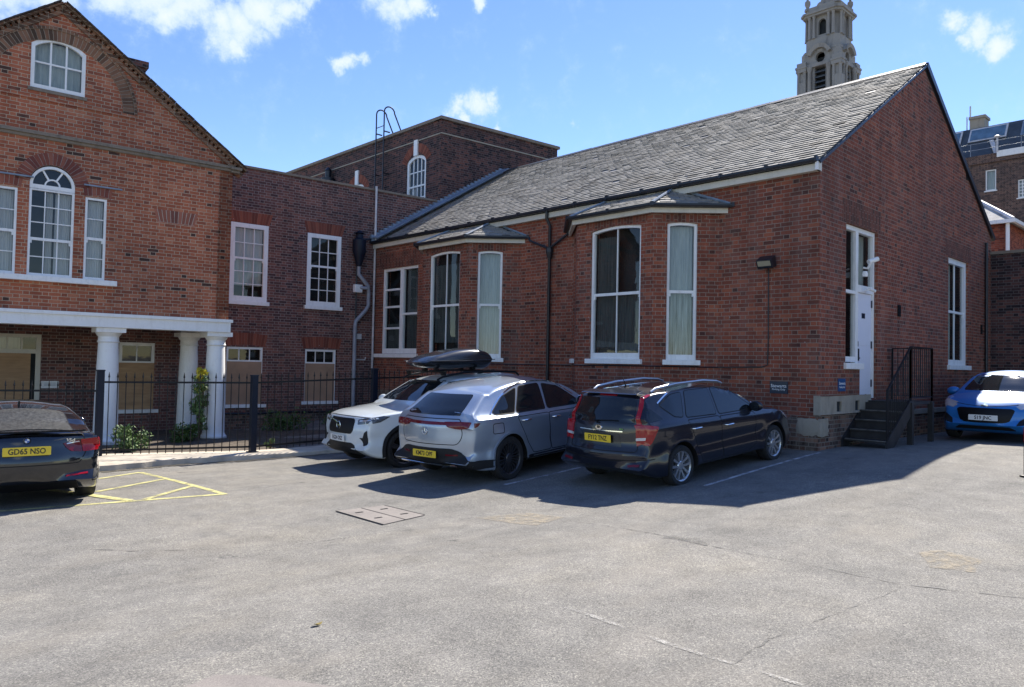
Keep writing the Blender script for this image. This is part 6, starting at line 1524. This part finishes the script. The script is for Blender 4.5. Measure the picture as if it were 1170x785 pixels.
v_.patch('grille', [(-.40, .66), (.40, .66), (.45, .72), (.45, .88), (.41, .93), (-.41, .93), (-.45, .88), (-.45, .72)], 'F', M['car_black'], .010, r=.04)
v_.patch('lower_grille', [(-.62, .27), (.62, .27), (.56, .40), (.42, .50), (-.42, .50), (-.56, .40)], 'F', M['car_plastic'], .010, r=.04)
v_.line('bonnet_seam', [(-.74, .955), (-.4, .965), (.4, .965), (.74, .955)], .010, 'F', M['seam'], .002)
for sg in (1, -1):
    hl = v_.patch('headlight', [(sg*.54, .83), (sg*.80, .86), (sg*.86, .93), (sg*.70, .95), (sg*.52, .915)], 'F', M['lamp_dark'], .007, r=.015, step=.03)
    v_.line('daytime_lamp', [(sg*.57, .895), (sg*.72, .905), (sg*.84, .915)], .022, 'F', M['lamp_clear'], .012, hl); v_.line('daytime_lamp', [(sg*.70, .91), (sg*.76, .86)], .018, 'F', M['lamp_clear'], .013, hl)
    v_.patch('fog_recess', [(sg*.60, .60), (sg*.70, .60), (sg*.74, .70), (sg*.80, .74), (sg*.82, .48), (sg*.74, .46), (sg*.70, .54)], 'F', M['car_plastic'], .008, r=.02, step=.03)
    v_.patch('tail_light', [(sg*.62, .95), (sg*.82, .95), (sg*.70, 1.48), (sg*.62, 1.48)], 'B', M['lamp_red'], .008, r=.02)
v_.plate('EG24 OSZ', 'F', .57, M['plate_white'])
p, _ = v_.cast(0, .80, 'F'); cen = Vector((p.x+.016, 0, .80)); mb = MB()
mb.tube([cen+Vector((0, .068*math.cos(2*math.pi*i/24), .068*math.sin(2*math.pi*i/24))) for i in range(25)], .010, 6); mb.bar(cen+Vector((0, -.06, 0)), cen+Vector((0, .06, 0)), .012, .03)
mb.tube([cen+Vector((0, -.048, .048)), cen+Vector((0, -.085, .085))], .007, 5); mb.bar(cen+Vector((-.004, .05, -.05)), cen+Vector((-.004, .24, -.125)), .008, .018); mb.bar(cen+Vector((-.004, -.06, .055)), cen+Vector((-.004, -.30, .12)), .008, .018)
mb.build('badge', M['chrome'], v_.root)
v_.rail([(.55, .63, 1.60), (.65, .64, 1.67), (1.4, .65, 1.705), (2.0, .645, 1.70), (2.5, .63, 1.63), (2.62, .62, 1.575)], .022, M['car_black'])
# roof box on two bars
rb = thing('roof_box', 'glossy black roof box on the pale SUV', 'roof box', (0, 0, 0)); rb.parent = None
Mv = Matrix.Translation((rx, ry, z0)) @ Euler((0, pt, h)).to_matrix().to_4x4() @ Matrix.Scale(CS, 4); rb.scale = (CS, CS, CS)
rb.location = Mv @ Vector((1.98, .15, 1.78)); rb.rotation_euler = (0, pt, h)
prof = catmull([(-1.02, .10), (-.98, .05), (-.3, .0), (.5, .0), (.98, .07), (1.08, .12), (.95, .20), (.45, .32), (-.1, .39), (-.7, .37), (-.98, .28), (-1.04, .18)], .06)
mb = MB(); cx_ = 0.; rows = []
for j in range(17):
    t = -1+2*j/16; y = .43*t; k_ = (1-abs(t)**4.0)**.5 if abs(t) < 1 else 0; k_ = .30+.70*k_ if abs(t) < 1 else .30
    kx = 1-.10*abs(t)**3
    rows.append([(x*kx*.82, y, .16+(z-.16)*k_) for x, z in prof])
for a, b in zip(rows, rows[1:]):
    for i in range(len(prof)): q = (i+1) % len(prof); mb.face([a[i], a[q], b[q], b[i]])
mb.face(rows[0][::-1]); mb.face(rows[-1])
mb.build('shell', plain('box_gloss', (.018, .020, .024), .22, coat=.6, var=.2), rb, smooth=50)
mb = MB(); P = [(x*.995*(1.0), z) for x, z in prof]
mb.tube([(-.84, -.425, .165), (-.8, -.44, .16), (0, -.45, .15), (.75, -.435, .165), (.83, -.41, .17)], .008, 6); mb.tube([(-.84, .425, .165), (-.8, .44, .16), (0, .45, .15), (.75, .435, .165), (.83, .41, .17)], .008, 6); mb.build('lid_seam', M['alloy_dark'], rb)
for x in (-.42, .48): mb = MB(); mb.bar((x, -.88+.0, -.055), (x, .52, -.055), .06, .03); mb.box((x, -.80, -.085), (.09, .06, .07)); mb.box((x, .45, -.085), (.09, .06, .07)); mb.box((x, .2, -.02), (.08, .1, .05)); mb.box((x, -.2, -.02), (.08, .1, .05)); mb.build('roof_bar', M['car_black'], rb, bevel=.006)

# ---------------- black coupe on the left
P_black = paint('paint_black', (.005, .006, .009), .0, .15, dust=.02)
rx, ry = 1.98, 10.4; h, pt, z0 = seat(rx, ry, 84, 1.06, 3.87); z0 -= .03
b4 = Car('black_coupe', 'black coupe with red tail lights seen from behind at the left edge', 'car', 4.64, 1.83,
        [(.18, .22), (.06, .33), (.01, .48), (.0, .62), (.04, .78), (.08, .93), (.14, .985), (.42, 1.01), (.78, 1.10), (1.20, 1.26), (1.7, 1.355), (2.2, 1.375), (2.65, 1.33), (3.1, 1.13), (3.42, .97), (3.9, .90), (4.35, .76), (4.58, .60), (4.64, .45), (4.58, .25), (3.0, .17), (1.3, .17)],
        lambda x: .90-.02*x, (1.06, 3.87), .33, P_black, (rx, ry, z0), h, pitch=pt, lean=.52, ar=.15, af=.22, gr=.12, c_end=.15, step_sh=.05, xr=1.0)
b4.wheels('five', M['alloy'])
b4.glasshouse([[(3.05, .92), (2.55, 1.24), (2.0, 1.28), (1.85, .93)], [(1.78, .93), (1.92, 1.27), (1.45, 1.21), (1.05, 1.03), (1.15, .94)]])
for sd, v in ((1, 'L'), (-1, 'R')):
    b4.panel('door', [(3.05, .86), (3.05, .34), (1.8, .30), (1.78, .86)], v); b4.handle(1.95, .76, sd, P_black); b4.mirror(2.95, .90, sd)
b4.patch('rear_window', [(.46, -.56), (1.22, -.50), (1.22, .50), (.46, .56)], 'T', M['car_glass_dusty'], .004, r=.07)
b4.line('window_trim', rounded([(.46, -.56), (1.22, -.50), (1.22, .50), (.46, .56)], .07), .03, 'T', M['car_black'], .003, closed=True)
b4.patch('windscreen', [(-.66, .99), (.66, .99), (.52, 1.29), (-.52, 1.29)], 'F', M['car_glass'], .004, r=.06)
b4.panel('boot_lid', [(-.60, .58), (.60, .58), (.68, .72), (.64, .96), (-.64, .96), (-.68, .72)], 'B', r=.04)
mb = MB(); pts = [(-.66, .13), (-.4, .085), (0, .07), (.4, .085), (.66, .13)]
for (ya_, xa), (yb_, xb) in zip(pts, pts[1:]): mb.hexa([(xa+.06, ya_, .985), (xb+.06, yb_, .985), (xb-.015, yb_, .995), (xa-.015, ya_, .995), (xa+.08, ya_, 1.0), (xb+.08, yb_, 1.0), (xb-.015, yb_, 1.015), (xa-.015, ya_, 1.015)])
mb.build('spoiler', M['car_black'], b4.root, bevel=.004)
b4.line('boot_crease', [(-.82, .66), (-.5, .62), (0, .605), (.5, .62), (.82, .66)], .022, 'B', P_black, .012)
for sg in (1, -1):
    lamp(b4, 'tail_light', [(sg*.40, .845), (sg*.60, .875), (sg*.63, .72), (sg*.50, .735), (sg*.44, .78)], 'B', M['lamp_red_dark'], .010, .012)
    lamp(b4, 'tail_light', [(sg*.61, .88), (sg*.80, .90), (sg*.84, .84), (sg*.82, .735), (sg*.64, .72)], 'B', M['lamp_red'], .012, .015)
    b4.line('lamp_strip', [(sg*.44, .835), (sg*.59, .86)], .014, 'B', M['lamp_clear'], .015)
    lamp(b4, 'tail_light', [(.25, .77), (.25, .90), (.38, .885), (.33, .80)], 'L' if sg > 0 else 'R', M['lamp_red'], .010, .012)
    b4.line('rear_reflector', [(sg*.44, .42), (sg*.70, .44)], .02, 'B', M['lamp_red'], .012)
    b4.patch('bumper_vent', [(sg*.74, .34), (sg*.84, .36), (sg*.86, .52), (sg*.78, .50)], 'B', M['seam'], .006, r=.02, step=.03)
b4.patch('diffuser', [(-.62, .24), (.62, .24), (.56, .36), (-.56, .36)], 'B', M['car_black'], .010, r=.03)
for sg in (.42, .52): mb = MB(); p = b4.cast(sg, .28, 'B')[0]; mb.lathe((p.x+.05, sg, .26), [(.035, -.1), (.04, -.10), (.04, 0)], 14, 'x'); mb.build('exhaust', M['chrome'], b4.root)
b4.plate('GD65 NSO', 'B', .765, M['plate_yellow'])
p, _ = b4.cast(0, .895, 'B'); mb = MB(); mb.lathe((p.x-.012, 0, .895), [(0, 0), (.040, .001), (.041, .01)], 28, 'x'); bg_ = mb.build('badge', M['ink_white'], b4.root)
mb = MB(); cen = Vector((p.x-.0135, 0, .895)); mb.tube([cen+Vector((0, .034*math.cos(2*math.pi*i/24), .034*math.sin(2*math.pi*i/24))) for i in range(25)], .007, 5); mb.build('badge_ring', M['car_black'], bg_)
mb = MB()
for a0 in (0, 180):
    pp = [cen+Vector((-.001, 0, 0))]+[cen+Vector((-.001, .027*math.cos(R(a0+90*i/6)), .027*math.sin(R(a0+90*i/6)))) for i in range(7)]; mb.face(pp)
mb.build('badge_quarter', M['ink_blue'], bg_, recalc=False)
e_ = b4.cast(-.50, .905, 'B')[0]; text_part('model_badge', '435d', .058, M['chrome'], b4.root, (e_.x-.014, -.47, .878), (0, -1, 0), (0, 0, 1), .003, bold=.001, sx=1.25)
b4.fin(1.42, .055)
# ---------------- blue hatchback at the right
P_fb = paint('paint_bright_blue', (.015, .17, .50), .1, .4, coat=.35, dust=.04)
L_ = 4.04; rx, ry = 20.2, 4.2; h, pt, z0 = seat(rx, ry, 180, .72, 3.21)
fb = Car('blue_hatchback', 'bright blue hatchback parked nose out beside the metal steps', 'car', L_, 1.735,
        [(.12, .25), (.02, .40), (.0, .60), (.04, .85), (.14, 1.05), (.34, 1.34), (.48, 1.42), (1.1, 1.465), (1.75, 1.475), (2.2, 1.42), (2.75, 1.18), (3.06, 1.02), (3.45, .95), (3.80, .83), (3.98, .68), (4.04, .52), (4.03, .38), (3.92, .22), (2.8, .19), (1.2, .19)],
        lambda x: .98-.03*x, (.72, 3.21), .31, P_fb, (rx, ry, z0), h, lean=.36, ar=.10, af=.24, gr=.06, c_end=.16)
fb.wheels('five', M['alloy'])
fb.glasshouse([[(2.78, .965), (2.25, 1.32), (1.85, 1.37), (1.82, .97)], [(1.75, .975), (1.78, 1.37), (1.15, 1.35), (.98, 1.02)]])
for sd, v in ((1, 'L'), (-1, 'R')):
    fb.panel('door', [(2.80, .90), (2.80, .40), (2.6, .30), (1.84, .30), (1.80, .92)], v); fb.panel('door', [(1.80, .92), (1.82, .30), (1.35, .30), (1.1, .65), (.95, .96)], v); fb.mirror(2.68, .93, sd, sc=1.1); fb.handle(1.98, .80, sd, P_fb)
    fb.patch('headlight', [(3.78, .68), (3.76, .79), (3.42, .90), (3.36, .85), (3.62, .74)], v, M['lamp_clear'], .006, r=.02, step=.03)
fb.patch('windscreen', [(-.66, 1.03), (.66, 1.03), (.54, 1.37), (-.54, 1.37)], 'F', M['car_glass'], .004, r=.06)
fb.patch('grille', [(-.52, .66), (-.44, .44), (-.34, .40), (.34, .40), (.44, .44), (.52, .66), (.46, .69), (-.46, .69)], 'F', M['car_black'], .008, r=.04)
fb.patch('lower_grille', [(-.55, .26), (.55, .26), (.45, .33), (-.45, .33)], 'F', M['car_plastic'], .008, r=.03)
fb.line('bonnet_seam', [(-.68, .80), (-.4, .755), (.4, .755), (.68, .80)], .010, 'F', M['seam'], .002)
for sg in (1, -1):
    fb.patch('headlight', [(sg*.52, .74), (sg*.60, .68), (sg*.80, .73), (sg*.82, .86), (sg*.66, .82)], 'F', M['lamp_clear'], .007, r=.02, step=.03)
    fb.patch('fog_recess', [(sg*.56, .36), (sg*.78, .40), (sg*.82, .54), (sg*.72, .56), (sg*.60, .46)], 'F', M['car_plastic'], .008, r=.02, step=.03)
    fb.patch('tail_light', [(sg*.62, .80), (sg*.80, .82), (sg*.76, 1.0), (sg*.60, .98)], 'B', M['lamp_red'], .008, r=.02)
fb.plate('S19 JNC', 'F', .50, M['plate_white'])
p, _ = fb.cast(0, .735, 'F'); mb = MB(); mb.lathe((0, 0, 0), [(0, .012), (.068, .010), (.072, 0)], 26, 'x'); bd = mb.build('badge', M['chrome'], fb.root); bd.data.transform(Matrix.Translation((p.x+.004, 0, .745))@Matrix.Scale(.42, 4, (0, 0, 1)))
text_part('badge_letters', 'Ford', .032, M['ink_blue'], bd, (p.x+.018, 0, .745), (0, 1, 0), (0, 0, 1), .002)
# ---------------- stand-in post for an unidentified red and black sliver, slim to cast little shadow
po = thing('stand_in_post', 'low stand-in post, black with a red upper band, for an unidentified object at the far right edge', 'post', (11.78, 2.50, gz(11.78, 2.5)))
mb = MB(); mb.lathe((0, 0, 0), [(.09, 0), (.09, .02), (.045, .03), (.045, .46), (.04, .66), (.0, .67)], 20); mb.build('shaft', M['car_black'], po, smooth=35)
mb = MB(); mb.lathe((0, 0, 0), [(.047, .46), (.0475, .47), (.0475, .64), (.047, .65)], 20, cap=False); mb.build('red_band', M['lamp_red'], po, smooth=35)
